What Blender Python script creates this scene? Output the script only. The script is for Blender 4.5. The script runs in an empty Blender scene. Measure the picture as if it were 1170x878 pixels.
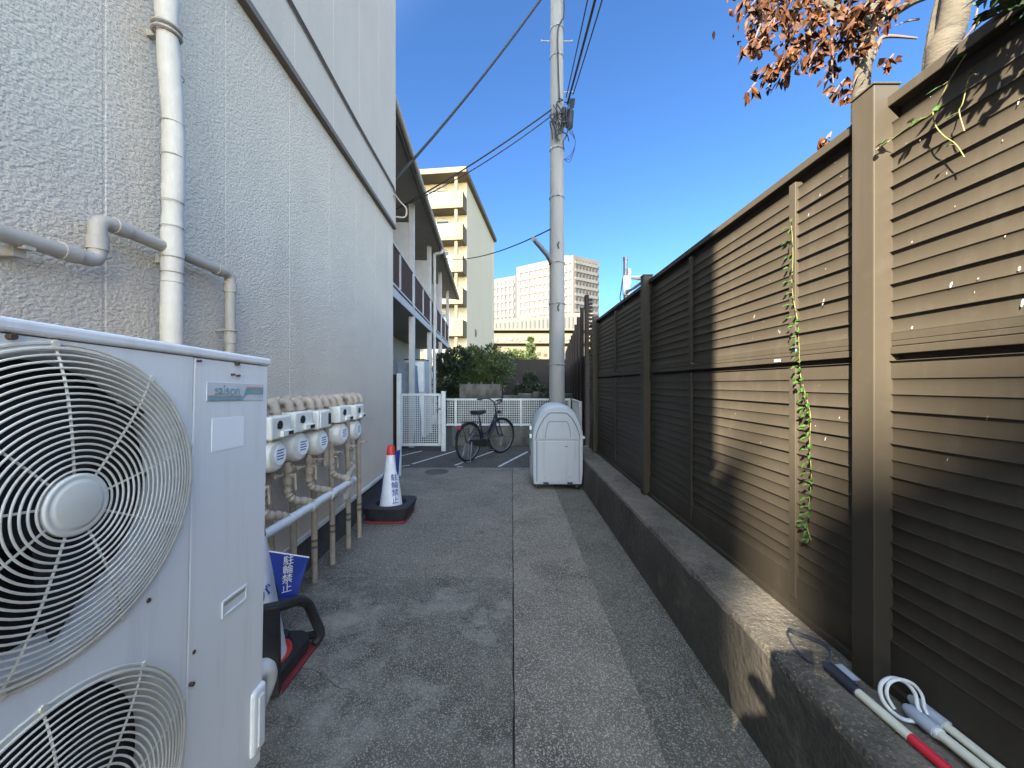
import bpy, bmesh, math, random
from mathutils import Vector, Matrix, Euler, noise
random.seed(7)
R = math.radians
scn = bpy.context.scene
COL = scn.collection
F = 438.75; H = 1.4
def P(px, py, Y):
    return Vector(((px-585)/F*Y, Y, H+(439-py)/F*Y))

# ------------------------------------------------------------------ materials
MATS = {}
def mat(name, c1, c2=None, scale=6.0, rough=0.6, bump=0.0, bscale=60.0, metal=0.0, detail=4.0, spec=0.5,
        speck=None, speck_scale=200.0, speck_amt=0.2, stretch=None, c3=None, c3scale=1.0, c3lo=.5, c3hi=.7, bdist=.01, coat=0, streak=0, streak_sc=(9,9,.5), streak_col=(.12,.11,.09), crack=0, crack_sc=.9):
    m = bpy.data.materials.new(name); m.use_nodes = True
    nt = m.node_tree; N = nt.nodes; L = nt.links
    b = N['Principled BSDF']
    b.inputs['Roughness'].default_value = rough; b.inputs['Metallic'].default_value = metal
    b.inputs['Specular IOR Level'].default_value = spec
    b.inputs['Coat Weight'].default_value = coat
    tc = N.new('ShaderNodeTexCoord'); vec = tc.outputs['Object']
    if stretch:
        mp = N.new('ShaderNodeMapping'); mp.inputs['Scale'].default_value = stretch
        L.new(vec, mp.inputs['Vector']); vec = mp.outputs['Vector']
    col = None
    if c2 is None: c2 = tuple(x*.82 for x in c1)
    n = N.new('ShaderNodeTexNoise'); n.inputs['Scale'].default_value = scale; n.inputs['Detail'].default_value = detail
    n.inputs['Roughness'].default_value = .65
    L.new(vec, n.inputs['Vector'])
    r = N.new('ShaderNodeValToRGB'); r.color_ramp.elements[0].position = .32; r.color_ramp.elements[1].position = .68
    r.color_ramp.elements[0].color = (*c1, 1); r.color_ramp.elements[1].color = (*c2, 1)
    L.new(n.outputs['Fac'], r.inputs['Fac']); col = r.outputs['Color']
    if c3:
        n3 = N.new('ShaderNodeTexNoise'); n3.inputs['Scale'].default_value = c3scale; n3.inputs['Detail'].default_value = 8
        n3.inputs['Roughness'].default_value = .7
        L.new(vec, n3.inputs['Vector'])
        mr = N.new('ShaderNodeMapRange'); mr.inputs[1].default_value = c3lo; mr.inputs[2].default_value = c3hi
        L.new(n3.outputs['Fac'], mr.inputs[0])
        mx = N.new('ShaderNodeMix'); mx.data_type = 'RGBA'
        L.new(mr.outputs[0], mx.inputs[0]); L.new(col, mx.inputs[6]); mx.inputs[7].default_value = (*c3, 1)
        col = mx.outputs[2]
    if speck:
        v = N.new('ShaderNodeTexVoronoi'); v.inputs['Scale'].default_value = speck_scale
        L.new(vec, v.inputs['Vector'])
        sep = N.new('ShaderNodeSeparateColor'); L.new(v.outputs['Color'], sep.inputs[0])
        lt = N.new('ShaderNodeMath'); lt.operation = 'LESS_THAN'; lt.inputs[1].default_value = speck_amt
        L.new(sep.outputs[0], lt.inputs[0])
        mx = N.new('ShaderNodeMix'); mx.data_type = 'RGBA'
        mul = N.new('ShaderNodeMath'); mul.operation = 'MULTIPLY'; L.new(lt.outputs[0], mul.inputs[0]); L.new(sep.outputs[1], mul.inputs[1])
        L.new(mul.outputs[0], mx.inputs[0]); L.new(col, mx.inputs[6]); mx.inputs[7].default_value = (*speck, 1)
        col = mx.outputs[2]
    if streak:
        mp2 = N.new('ShaderNodeMapping'); mp2.inputs['Scale'].default_value = streak_sc; L.new(tc.outputs['Object'], mp2.inputs['Vector'])
        ns = N.new('ShaderNodeTexNoise'); ns.inputs['Scale'].default_value = 1.0; ns.inputs['Detail'].default_value = 7; ns.inputs['Roughness'].default_value = .7
        L.new(mp2.outputs['Vector'], ns.inputs['Vector'])
        ms = N.new('ShaderNodeMapRange'); ms.inputs[1].default_value = .52; ms.inputs[2].default_value = .78; ms.inputs[4].default_value = streak
        L.new(ns.outputs['Fac'], ms.inputs[0])
        mx = N.new('ShaderNodeMix'); mx.data_type = 'RGBA'; L.new(ms.outputs[0], mx.inputs[0]); L.new(col, mx.inputs[6]); mx.inputs[7].default_value = (*streak_col, 1)
        col = mx.outputs[2]
    if crack:
        nd = N.new('ShaderNodeTexNoise'); nd.inputs['Scale'].default_value = 3.5; nd.inputs['Detail'].default_value = 5; L.new(tc.outputs['Object'], nd.inputs['Vector'])
        av = N.new('ShaderNodeMix'); av.data_type = 'RGBA'; av.blend_type = 'LINEAR_LIGHT'; av.inputs[0].default_value = .22; L.new(tc.outputs['Object'], av.inputs[6]); L.new(nd.outputs['Color'], av.inputs[7])
        vc = N.new('ShaderNodeTexVoronoi'); vc.feature = 'DISTANCE_TO_EDGE'; vc.inputs['Scale'].default_value = crack_sc; L.new(av.outputs[2], vc.inputs['Vector'])
        m1 = N.new('ShaderNodeMapRange'); m1.inputs[1].default_value = .0; m1.inputs[2].default_value = .006; m1.inputs[3].default_value = crack; m1.inputs[4].default_value = 0; L.new(vc.outputs['Distance'], m1.inputs[0])
        n4 = N.new('ShaderNodeTexNoise'); n4.inputs['Scale'].default_value = 1.3; L.new(tc.outputs['Object'], n4.inputs['Vector'])
        m2 = N.new('ShaderNodeMapRange'); m2.inputs[1].default_value = .48; m2.inputs[2].default_value = .62; L.new(n4.outputs['Fac'], m2.inputs[0])
        mm = N.new('ShaderNodeMath'); mm.operation = 'MULTIPLY'; L.new(m1.outputs[0], mm.inputs[0]); L.new(m2.outputs[0], mm.inputs[1])
        mx = N.new('ShaderNodeMix'); mx.data_type = 'RGBA'; L.new(mm.outputs[0], mx.inputs[0]); L.new(col, mx.inputs[6]); mx.inputs[7].default_value = (.02,.02,.018, 1)
        col = mx.outputs[2]
    L.new(col, b.inputs['Base Color'])
    if bump:
        nb = N.new('ShaderNodeTexNoise'); nb.inputs['Scale'].default_value = bscale; nb.inputs['Detail'].default_value = 5
        L.new(vec, nb.inputs['Vector'])
        bp = N.new('ShaderNodeBump'); bp.inputs['Strength'].default_value = bump; bp.inputs['Distance'].default_value = bdist
        L.new(nb.outputs['Fac'], bp.inputs['Height']); L.new(bp.outputs['Normal'], b.inputs['Normal'])
    MATS[name] = m
    return m

M = {}
M['stucco'] = mat('stucco', (0.62, 0.54, 0.435), (0.575, 0.5, 0.405), 2.2, .85, .9, 105, stretch=(1,.6,1), bdist=.0115, c3=(.50,.445,.365), c3scale=1.1, c3lo=.58, c3hi=.85, streak=.3, streak_sc=(3,3,.5), streak_col=(.32,.285,.235))
M['upper_wall'] = mat('upper_wall', (0.53, 0.46, 0.38), (0.49, 0.43, 0.355), 1.5, .8, .35, 70, streak=.25, streak_sc=(5,5,.4), streak_col=(.28,.25,.21))
M['ledge_brown'] = mat('ledge_brown', (.16,.13,.10), None, 8, .7)
M['flashing'] = mat('flashing', (.62,.62,.60), None, 5, .5)
M['foundation'] = mat('foundation', (.09,.085,.08), (.05,.05,.05), 6, .9, .6, 40)
M['concrete_l'] = mat('concrete_l', (0.14, 0.129, 0.103), (0.055, 0.052, 0.042), 3.0, .88, .9, 150, speck=(.38,.34,.28), speck_scale=240, speck_amt=.36, c3=(.29,.275,.225), c3scale=1.6, c3lo=.50, c3hi=.66, bdist=.012, detail=9, crack=.8)
M['concrete_f'] = mat('concrete_f', (0.175, 0.157, 0.125), (0.085, 0.077, 0.061), 1.5, .88, .9, 150, speck=(.42,.37,.30), speck_scale=220, speck_amt=.40, c3=(.045,.042,.033), c3scale=1.0, c3lo=.53, c3hi=.72, bdist=.012, detail=9, crack=.7)
M['concrete_m'] = mat('concrete_m', (0.215, 0.188, 0.147), (0.1, 0.088, 0.069), 2.0, .88, .9, 150, speck=(.48,.42,.34), speck_scale=220, speck_amt=.40, c3=(.05,.046,.037), c3scale=1.0, c3lo=.52, c3hi=.74, bdist=.012, detail=9, crack=.35, crack_sc=.6)
M['concrete_g'] = mat('concrete_g', (0.125, 0.115, 0.088), (0.07, 0.065, 0.05), 2.6, .88, .8, 150, speck=(.34,.30,.24), speck_scale=210, speck_amt=.35, c3=(.045,.048,.032), c3scale=1.3, c3lo=.5, c3hi=.75, bdist=.01, detail=8)
M['asphalt'] = mat('asphalt', (0.062, 0.056, 0.046), (0.036, 0.033, 0.028), 2.5, .9, .6, 160, speck=(.17,.155,.13), speck_scale=160, speck_amt=.3, crack=.6)
M['soil'] = mat('soil', (.08,.075,.06), (.05,.05,.04), .5, .95, .4, 12)
M['line_white'] = mat('line_white', (.70,.70,.70), (.35,.35,.36), 14, .7, c3=(.07,.07,.07), c3scale=30, c3lo=.58, c3hi=.62)
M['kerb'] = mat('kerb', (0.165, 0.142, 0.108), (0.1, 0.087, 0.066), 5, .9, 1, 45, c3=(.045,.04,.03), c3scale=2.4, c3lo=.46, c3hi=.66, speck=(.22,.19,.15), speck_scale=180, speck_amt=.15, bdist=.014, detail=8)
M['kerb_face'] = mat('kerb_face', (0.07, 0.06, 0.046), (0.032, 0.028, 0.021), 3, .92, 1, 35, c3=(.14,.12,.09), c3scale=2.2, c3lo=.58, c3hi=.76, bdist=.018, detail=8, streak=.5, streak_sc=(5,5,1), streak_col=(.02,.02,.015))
M['ac'] = mat('ac', (0.8, 0.8, 0.79), (0.77, 0.77, 0.76), 1.6, .42, c3=(.58,.55,.50), c3scale=1.9, c3lo=.64, c3hi=.95, streak=.35, streak_sc=(16,16,1.2), streak_col=(.42,.38,.32))
M['ac_white'] = mat('ac_white', (.76,.78,.79), None, 5, .5)
M['wire_beige'] = mat('wire_beige', (0.8, 0.76, 0.66), (0.66, 0.61, 0.5), 30, .5)
M['dark'] = mat('dark', (.012,.012,.013), None, 5, .7)
M['fan_grey'] = mat('fan_grey', (.02,.021,.022), None, 5, .5)
M['duct'] = mat('duct', (0.6, 0.54, 0.46), (0.52, 0.465, 0.39), 9, .6, .2, 40)
M['pipe_beige'] = mat('pipe_beige', (0.44, 0.36, 0.27), (0.33, 0.27, 0.2), 12, .65, .2, 60, c3=(.12,.09,.065), c3scale=11, c3lo=.56, c3hi=.8)
M['pipe_grey'] = mat('pipe_grey', (0.42, 0.37, 0.305), (0.36, 0.32, 0.26), 12, .55)
M['pipe_white'] = mat('pipe_white', (.62,.63,.62), None, 12, .5, c3=(.36,.34,.3), c3scale=8, c3lo=.6, c3hi=.8)
M['meter'] = mat('meter', (0.78, 0.75, 0.66), (0.7, 0.67, 0.58), 14, .5, c3=(.34,.30,.24), c3scale=12, c3lo=.62, c3hi=.9)
M['meter_text'] = mat('meter_text', (0.05, 0.1, 0.25), None, 5, .6)
M['label_white'] = mat('label_white', (0.92, 0.92, 0.92), (0.88, 0.88, 0.88), 5, .6)
M['rubber'] = mat('rubber', (.016,.016,.018), (.026,.026,.028), 20, .7, .2, 80)
M['cone_white'] = mat('cone_white', (.74,.74,.76), (.62,.62,.65), 9, .45)
M['red'] = mat('red', (.62,.035,.025), (.45,.03,.025), 12, .5)
M['dull_red'] = mat('dull_red', (.24,.03,.035), (.15,.025,.03), 12, .7)
M['blue'] = mat('blue', (.02,.05,.32), (.015,.04,.26), 5, .45)
M['white'] = mat('white', (.80,.80,.80), None, 8, .5)
M['fence'] = mat('fence', (0.0415, 0.0345, 0.025), (0.0365, 0.0305, 0.022), 4, .5, spec=.22, c3=(.055,.047,.036), c3scale=8, c3lo=.55, c3hi=.8, streak=.28, streak_sc=(10,10,.8), streak_col=(.085,.075,.06))
M['fence_far'] = mat('fence_far', (0.024, 0.018, 0.014), (0.018, 0.013, 0.011), 4, .7, spec=.25)
M['droppings'] = mat('droppings', (0.26, 0.25, 0.22), None, 40, .8)
M['pole'] = mat('pole', (0.27, 0.265, 0.25), (0.22, 0.215, 0.205), 3, .85, .25, 60, stretch=(1,1,.3), c3=(.15,.145,.135), c3scale=4, c3lo=.6, c3hi=.85)
M['steel'] = mat('steel', (.30,.31,.32), None, 20, .45, metal=.6)
M['cable'] = mat('cable', (.014,.014,.016), None, 5, .6)
M['cable_brown'] = mat('cable_brown', (.13,.10,.08), None, 5, .6)
M['bin'] = mat('bin', (0.4, 0.425, 0.46), (0.37, 0.39, 0.42), 2.5, .5, c3=(.28,.28,.28), c3scale=3, c3lo=.6, c3hi=.9, bump=.05, bscale=300, streak=.35, streak_sc=(14,14,1), streak_col=(.2,.19,.17))
M['bin_groove'] = mat('bin_groove', (.12,.125,.13), None, 5, .7)
M['mesh_white'] = mat('mesh_white', (.70,.70,.66), (.58,.58,.54), 10, .5)
M['block'] = mat('block', (0.17, 0.155, 0.125), (0.1, 0.093, 0.076), 2.5, .9, .5, 30, c3=(.045,.045,.032), c3scale=2.6, c3lo=.46, c3hi=.68, streak=.5, streak_sc=(6,6,.8), streak_col=(.03,.03,.025))
M['tyre'] = mat('tyre', (0.01, 0.01, 0.01), None, 5, .8)
M['rim'] = mat('rim', (0.25, 0.255, 0.26), None, 5, .35, metal=.8)
M['bike_blue'] = mat('bike_blue', (0.01, 0.013, 0.035), None, 5, .3)
M['black'] = mat('black', (.02,.02,.022), None, 5, .5)
M['apt_white'] = mat('apt_white', (0.46, 0.45, 0.44), (0.4, 0.39, 0.38), 5, .7, spec=.2, streak=.3, streak_sc=(6,6,.6), streak_col=(.2,.18,.15))
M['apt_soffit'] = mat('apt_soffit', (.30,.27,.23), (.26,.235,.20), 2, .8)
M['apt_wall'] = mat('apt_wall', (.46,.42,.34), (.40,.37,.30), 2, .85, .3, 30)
M['apt_rail'] = mat('apt_rail', (0.075, 0.045, 0.035), (0.055, 0.034, 0.028), 8, .8, spec=.1)
M['roof'] = mat('roof', (.12,.10,.09), None, 3, .7)
M['tower'] = mat('tower', (0.1, 0.082, 0.046), (0.09, 0.073, 0.041), .5, .85)  # cream darkened so the sunlit front does not blow out
M['tower_side'] = mat('tower_side', (0.46, 0.41, 0.29), (0.43, 0.385, 0.275), .3, .85)  # same cream made lighter to offset the shade on the side wall
M['tower_rail'] = mat('tower_rail', (0.0952, 0.0952, 0.0952), (0.0544, 0.0544, 0.0578), 3, .6)
M['glass'] = mat('glass', (.06,.07,.08), None, 2, .15)
M['hotel'] = mat('hotel', (0.070, 0.065, 0.054), None, .2, .8)
M['hotel_grey'] = mat('hotel_grey', (0.0306, 0.032, 0.034), None, .2, .7)
M['hotel_side'] = mat('hotel_side', (0.0782, 0.0762, 0.0714), None, .2, .8)
M['win_strip'] = mat('win_strip', (0.0238, 0.0245, 0.0258), (0.034, 0.034, 0.034), .5, .4)
M['podium'] = mat('podium', (0.085, 0.0714, 0.0476), (0.068, 0.0564, 0.0374), .4, .85)
M['podium_brown'] = mat('podium_brown', (0.0408, 0.0286, 0.0184), None, .5, .85)
M['leaf'] = mat('leaf', (0.03, 0.055, 0.016), (0.08, 0.105, 0.03), 2.5, .5, detail=6)
M['leaf_dark'] = mat('leaf_dark', (0.014, 0.026, 0.011), (0.035, 0.05, 0.02), 3, .5, detail=6)
M['leaf_lime'] = mat('leaf_lime', (0.034, 0.051, 0.0068), (0.051, 0.0646, 0.0136), 2.5, .5, detail=6)
M['vine'] = mat('vine', (0.035, 0.085, 0.01), (0.015, 0.04, 0.006), 30, .4)
M['vine_dark'] = mat('vine_dark', (.016,.036,.006), (.006,.014,.003), 30, .45)
M['vine_stem'] = mat('vine_stem', (0.1, 0.13, 0.035), (0.11, 0.08, 0.03), 14, .5)
M['dry_leaf'] = mat('dry_leaf', (.080,.026,.006), (.009,.004,.002), 12, .65, detail=7, spec=.2, c3=(.14,.060,.016), c3scale=17, c3lo=.53, c3hi=.68)
M['bark'] = mat('bark', (0.05, 0.041, 0.027), (0.03, 0.025, 0.016), 5, .9, .7, 26, stretch=(1,1,3.5), c3=(.014,.011,.008), c3scale=7, c3lo=.52, c3hi=.68, bdist=.014)
M['twig'] = mat('twig', (.09,.06,.045), None, 20, .9)
M['cane_white'] = mat('cane_white', (.66,.65,.52), (.58,.56,.44), 20, .4)
M['cane_red'] = mat('cane_red', (.62,.02,.04), None, 20, .35)
M['grip'] = mat('grip', (.025,.028,.045), None, 20, .6)
M['grip_grey'] = mat('grip_grey', (.42,.46,.52), None, 20, .5)
M['cord'] = mat('cord', (.62,.64,.66), None, 20, .35)
M['tarp'] = mat('tarp', (.20,.23,.27), (.13,.15,.18), 5, .7, .4, 12)
M['skin'] = mat('skin', (.55,.34,.24), None, 10, .5)
M['cloth'] = mat('cloth', (.05,.06,.09), None, 10, .9)
M['teal'] = mat('teal', (.16,.33,.36), (.26,.40,.42), 60, .5)
M['badge'] = mat('badge', (0.62, 0.64, 0.65), (0.56, 0.58, 0.59), 20, .4)
M['pink'] = mat('pink', (.60,.30,.30), None, 20, .5)
M['rust'] = mat('rust', (0.09, 0.05, 0.035), (0.05, 0.035, 0.03), 60, .8)

# ------------------------------------------------------------------ mesh builder
class MB:
    def __init__(s): s.v = []; s.f = []
    def add(s, vs, fs):
        o = len(s.v); s.v += [Vector(v) for v in vs]; s.f += [tuple(i+o for i in f) for f in fs]; return s
    def box(s, x0, x1, y0, y1, z0, z1):
        x0,x1 = min(x0,x1),max(x0,x1); y0,y1=min(y0,y1),max(y0,y1); z0,z1=min(z0,z1),max(z0,z1)
        return s.add([(x0,y0,z0),(x1,y0,z0),(x1,y1,z0),(x0,y1,z0),(x0,y0,z1),(x1,y0,z1),(x1,y1,z1),(x0,y1,z1)],
                     [(0,3,2,1),(4,5,6,7),(0,1,5,4),(1,2,6,5),(2,3,7,6),(3,0,4,7)])
    def hexa(s, pts):   # 8 points bottom 4 + top 4
        return s.add(pts, [(0,3,2,1),(4,5,6,7),(0,1,5,4),(1,2,6,5),(2,3,7,6),(3,0,4,7)])
    def prism(s, poly, ax, a, b):   # poly of 2D points, extruded on axis ax from a to b
        def mk(p, t):
            if ax == 'x': return (t, p[0], p[1])
            if ax == 'y': return (p[0], t, p[1])
            return (p[0], p[1], t)
        n = len(poly)
        vs = [mk(p,a) for p in poly]+[mk(p,b) for p in poly]
        fs = [tuple(range(n)), tuple(range(2*n-1,n-1,-1))]+[(i,i+n,(i+1)%n+n,(i+1)%n) for i in range(n)]
        return s.add(vs, fs)
    def tube(s, pts, r, n=10, caps=True, closed=False):
        pts = [Vector(p) for p in pts]; k = len(pts)
        rs = r if isinstance(r, (list,tuple)) else [r]*k
        rings = []; up = None
        for i,p in enumerate(pts):
            if closed: t = (pts[(i+1)%k]-pts[i-1]).normalized()
            elif i == 0: t = (pts[1]-p).normalized()
            elif i == k-1: t = (p-pts[i-1]).normalized()
            else: t = ((pts[i+1]-p).normalized()+(p-pts[i-1]).normalized()).normalized()
            if up is None:
                up = Vector((0,0,1)) if abs(t.z) < .9 else Vector((1,0,0))
            up = (up-t*up.dot(t)).normalized(); sd = t.cross(up)
            rings.append([p+(up*math.cos(2*math.pi*j/n)+sd*math.sin(2*math.pi*j/n))*rs[i] for j in range(n)])
        vs = [v for rg in rings for v in rg]; fs = []
        for i in range(k if closed else k-1):
            a = i*n; b = ((i+1)%k)*n
            for j in range(n): fs.append((a+j, b+j, b+(j+1)%n, a+(j+1)%n))
        if caps and not closed:
            fs.append(tuple(range(n))); fs.append(tuple(range(k*n-1,(k-1)*n-1,-1)))
        return s.add(vs, fs)
    def ring(s, c, r, wr, axis='x', n=48, m=6):
        c = Vector(c); pts = []
        for i in range(n):
            a = 2*math.pi*i/n; ca, sa = math.cos(a)*r, math.sin(a)*r
            pts.append(c+(Vector((0,ca,sa)) if axis=='x' else Vector((ca,0,sa)) if axis=='y' else Vector((ca,sa,0))))
        return s.tube(pts, wr, m, closed=True)
    def lathe(s, prof, c=(0,0,0), axis='z', n=32):   # prof [(r, t)]
        vs = []; fs = []; c = Vector(c); k = len(prof)
        for (r,t) in prof:
            for j in range(n):
                a = 2*math.pi*j/n; x,y = r*math.cos(a), r*math.sin(a)
                vs.append(c+(Vector((x,y,t)) if axis=='z' else Vector((x,t,y)) if axis=='y' else Vector((t,x,y))))
        for i in range(k-1):
            for j in range(n): fs.append((i*n+j, i*n+(j+1)%n, (i+1)*n+(j+1)%n, (i+1)*n+j))
        fs.append(tuple(range(n))); fs.append(tuple(range(k*n-1,(k-1)*n-1,-1)))
        return s.add(vs, fs)
    def band(s, pts, w, t, nrm):   # flat bar along pts: width w perpendicular in plane of nrm, thickness t along nrm
        nrm = Vector(nrm).normalized(); pts = [Vector(p) for p in pts]; k = len(pts); vs = []
        for i,p in enumerate(pts):
            d = (pts[min(i+1,k-1)]-pts[max(i-1,0)]).normalized(); sd = d.cross(nrm).normalized()
            vs += [p+sd*w/2+nrm*t/2, p-sd*w/2+nrm*t/2, p-sd*w/2-nrm*t/2, p+sd*w/2-nrm*t/2]
        fs = [(3,2,1,0), (4*k-4,4*k-3,4*k-2,4*k-1)]
        for i in range(k-1):
            for j in range(4): fs.append((4*i+j,4*i+(j+1)%4,4*i+4+(j+1)%4,4*i+4+j))
        return s.add(vs, fs)
    def leaf(s, c, d, up, L, W, fold=.25):
        d = d.normalized(); sd = d.cross(up)
        if sd.length < 1e-4: sd = d.cross(Vector((1,0,0)))
        sd.normalize(); nn = sd.cross(d)
        a = c; b = c+d*L
        m1 = c+d*L*.35+sd*W*.5+nn*W*fold; m2 = c+d*L*.35-sd*W*.5+nn*W*fold
        q1 = c+d*L*.75+sd*W*.28+nn*W*fold*.4; q2 = c+d*L*.75-sd*W*.28+nn*W*fold*.4; mm = c+d*L*.5
        return s.add([a,m1,q1,b,q2,m2,mm], [(0,1,2,6),(6,2,3),(6,3,4),(0,6,4,5)])
    def build(s, name, m, parent=None, smooth=False, bev=0, seg=2, angle=40):
        me = bpy.data.meshes.new(name); me.from_pydata([tuple(v) for v in s.v], [], s.f); me.update()
        bm = bmesh.new(); bm.from_mesh(me); bmesh.ops.recalc_face_normals(bm, faces=bm.faces); bm.to_mesh(me); bm.free()
        me.materials.append(m if not isinstance(m, str) else M[m])
        if smooth:
            me.polygons.foreach_set('use_smooth', [True]*len(me.polygons))
            me.set_sharp_from_angle(angle=R(angle))
        o = bpy.data.objects.new(name, me); COL.objects.link(o)
        if parent: o.parent = parent
        if bev:
            b = o.modifiers.new('bevel', 'BEVEL'); b.width = bev; b.segments = seg; b.limit_method = 'ANGLE'; b.angle_limit = R(50)
        return o

def tag(o, label=None, cat=None, group=None, kind=None):
    if label: o['label'] = label
    if cat: o['category'] = cat
    if group: o['group'] = group
    if kind: o['kind'] = kind
    return o
def thing(name, label, cat, loc=(0,0,0), rz=0, group=None):
    o = bpy.data.objects.new(name, None); COL.objects.link(o); o.location = loc; o.rotation_euler = (0,0,rz)
    o.empty_display_size = .2
    return tag(o, label, cat, group)
def kids(o): return [c for c in bpy.data.objects if c.parent == o]
def copy_tree(o, parent=None):
    c = o.copy(); COL.objects.link(c); c.parent = parent
    for k in kids(o):
        if k is not c: copy_tree(k, c)
    return c
def text(body, size, mtx, name, m, parent, ext=.0006, sx=1.0):
    cu = bpy.data.curves.new(name, 'FONT'); cu.body = body; cu.size = size; cu.extrude = ext
    cu.align_x = 'CENTER'; cu.align_y = 'CENTER'; cu.space_line = .95
    o = bpy.data.objects.new('tmp', cu); COL.objects.link(o)
    dg = bpy.context.evaluated_depsgraph_get(); me = bpy.data.meshes.new_from_object(o.evaluated_get(dg))
    bpy.data.objects.remove(o); me.name = name
    me.transform(mtx @ Matrix.Scale(sx, 4, (1,0,0)))
    me.materials.clear(); me.materials.append(M[m])
    ob = bpy.data.objects.new(name, me); COL.objects.link(ob); ob.parent = parent
    return ob
def smooth_path(pts, k=6):
    pts = [Vector(p) for p in pts]; out = []
    for i in range(len(pts)-1):
        p0 = pts[max(i-1,0)]; p1 = pts[i]; p2 = pts[i+1]; p3 = pts[min(i+2,len(pts)-1)]
        for j in range(k):
            t = j/k
            out.append(.5*((2*p1)+(p2-p0)*t+(2*p0-5*p1+4*p2-p3)*t*t+(-p0+3*p1-3*p2+p3)*t**3))
    out.append(pts[-1]); return out
def elbow(pts, r=.04, k=5):   # polyline with rounded corners
    pts = [Vector(p) for p in pts]; out = [pts[0]]
    for i in range(1, len(pts)-1):
        a = (pts[i-1]-pts[i]).normalized(); b = (pts[i+1]-pts[i]).normalized()
        A = pts[i]+a*r; B = pts[i]+b*r
        for j in range(k+1):
            t = j/k; out.append(A*(1-t)**2+pts[i]*2*t*(1-t)+B*t*t)
    out.append(pts[-1]); return out
def hang(a, b, sag, n=24):
    a = Vector(a); b = Vector(b)
    return [a.lerp(b, i/n)-Vector((0,0,sag*4*(i/n)*(1-i/n))) for i in range(n+1)]

# ------------------------------------------------------------------ ground (structure)
def sheet(name, x0,x1,y0,y1,z,m, thick=.0, nx=1, ny=1):
    b = MB(); b.box(x0,x1,y0,y1,z-thick,z) if thick else b.add([(x0,y0,z),(x1,y0,z),(x1,y1,z),(x0,y1,z)],[(0,1,2,3)])
    return tag(b.build(name, m), name.replace('_',' '), None, None, 'structure')
sheet('ground', -600,600,-600,900,-.03,'soil')
sheet('road', -40,30,-40,-4.5,-.02,'asphalt')
# alley: three cast strips, slightly different levels
def jitter_strip(name, xa, xb, y0, y1, z, m, ja=.0, jb=.0, th=.06):
    b = MB(); n = int((y1-y0)/.08); vs = []; fs = []
    for i in range(n+1):
        y = y0+(y1-y0)*i/n
        a = xa+ja*noise.noise(Vector((y*5,1,0))); c = xb+jb*noise.noise(Vector((y*5,7,0)))
        vs += [(a,y,z-th),(a,y,z),(c,y,z),(c,y,z-th)]
    for i in range(n):
        o = 4*i
        for j in range(3): fs.append((o+j,o+4+j,o+5+j,o+1+j))
    fs += [(0,1,2,3),(4*n+3,4*n+2,4*n+1,4*n)]
    b.add(vs, fs); return tag(b.build(name, m), name.replace('_',' '), None, None, 'structure')
jitter_strip('alley_paving_left', -3.2, .004, -4.5, 2.77, 0, 'concrete_l', 0, .006)
jitter_strip('alley_paving_far', -3.2, .004, 2.775, 6.42, .001, 'concrete_f', 0, .006)
jitter_strip('alley_paving_middle', .012, .57, -4.5, 6.42, .002, 'concrete_m', .004, .008)
jitter_strip('alley_gutter', .574, 1.0, -4.5, 6.42, -.012, 'concrete_g', .004, 0)
sheet('parking_asphalt', -3.2,1.5,6.42,8.6,.0,'asphalt')
sheet('garden_ground', -12,8,8.6,24,.0,'soil')
b = MB()
def line(x0,y0,x1,y1,w=.05,z=.004):
    d = Vector((x1-x0,y1-y0,0)).normalized(); s = Vector((-d.y,d.x,0))*w/2
    a = Vector((x0,y0,z)); c = Vector((x1,y1,z)); b.add([a+s,a-s,c-s,c+s],[(0,1,2,3)])
line(-.225,6.49,.321,7.92); line(-1.745,6.70,-1.13,8.11); line(-.98,6.6,-.36,8.05); line(-2.5,6.75,-1.88,8.03)
line(-1.90,6.5,-1.76,6.62); line(-.93,6.47,-.83,6.5,.04)
tag(b.build('parking_line', 'line_white'), 'parking lines', None, None, 'structure')
b = MB(); b.lathe([(.0,.0),(.19,.0),(.19,.006),(.165,.006),(.16,.003),(0.0,.003)], (-1.2,6.12,0), n=40)
o = b.build('manhole_cover', mat('iron', (.05,.048,.045), (.08,.075,.065), 30, .7, .4, 80), smooth=True)
tag(o, 'round dark iron manhole cover set in the concrete before the bicycle', 'manhole cover')

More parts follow.
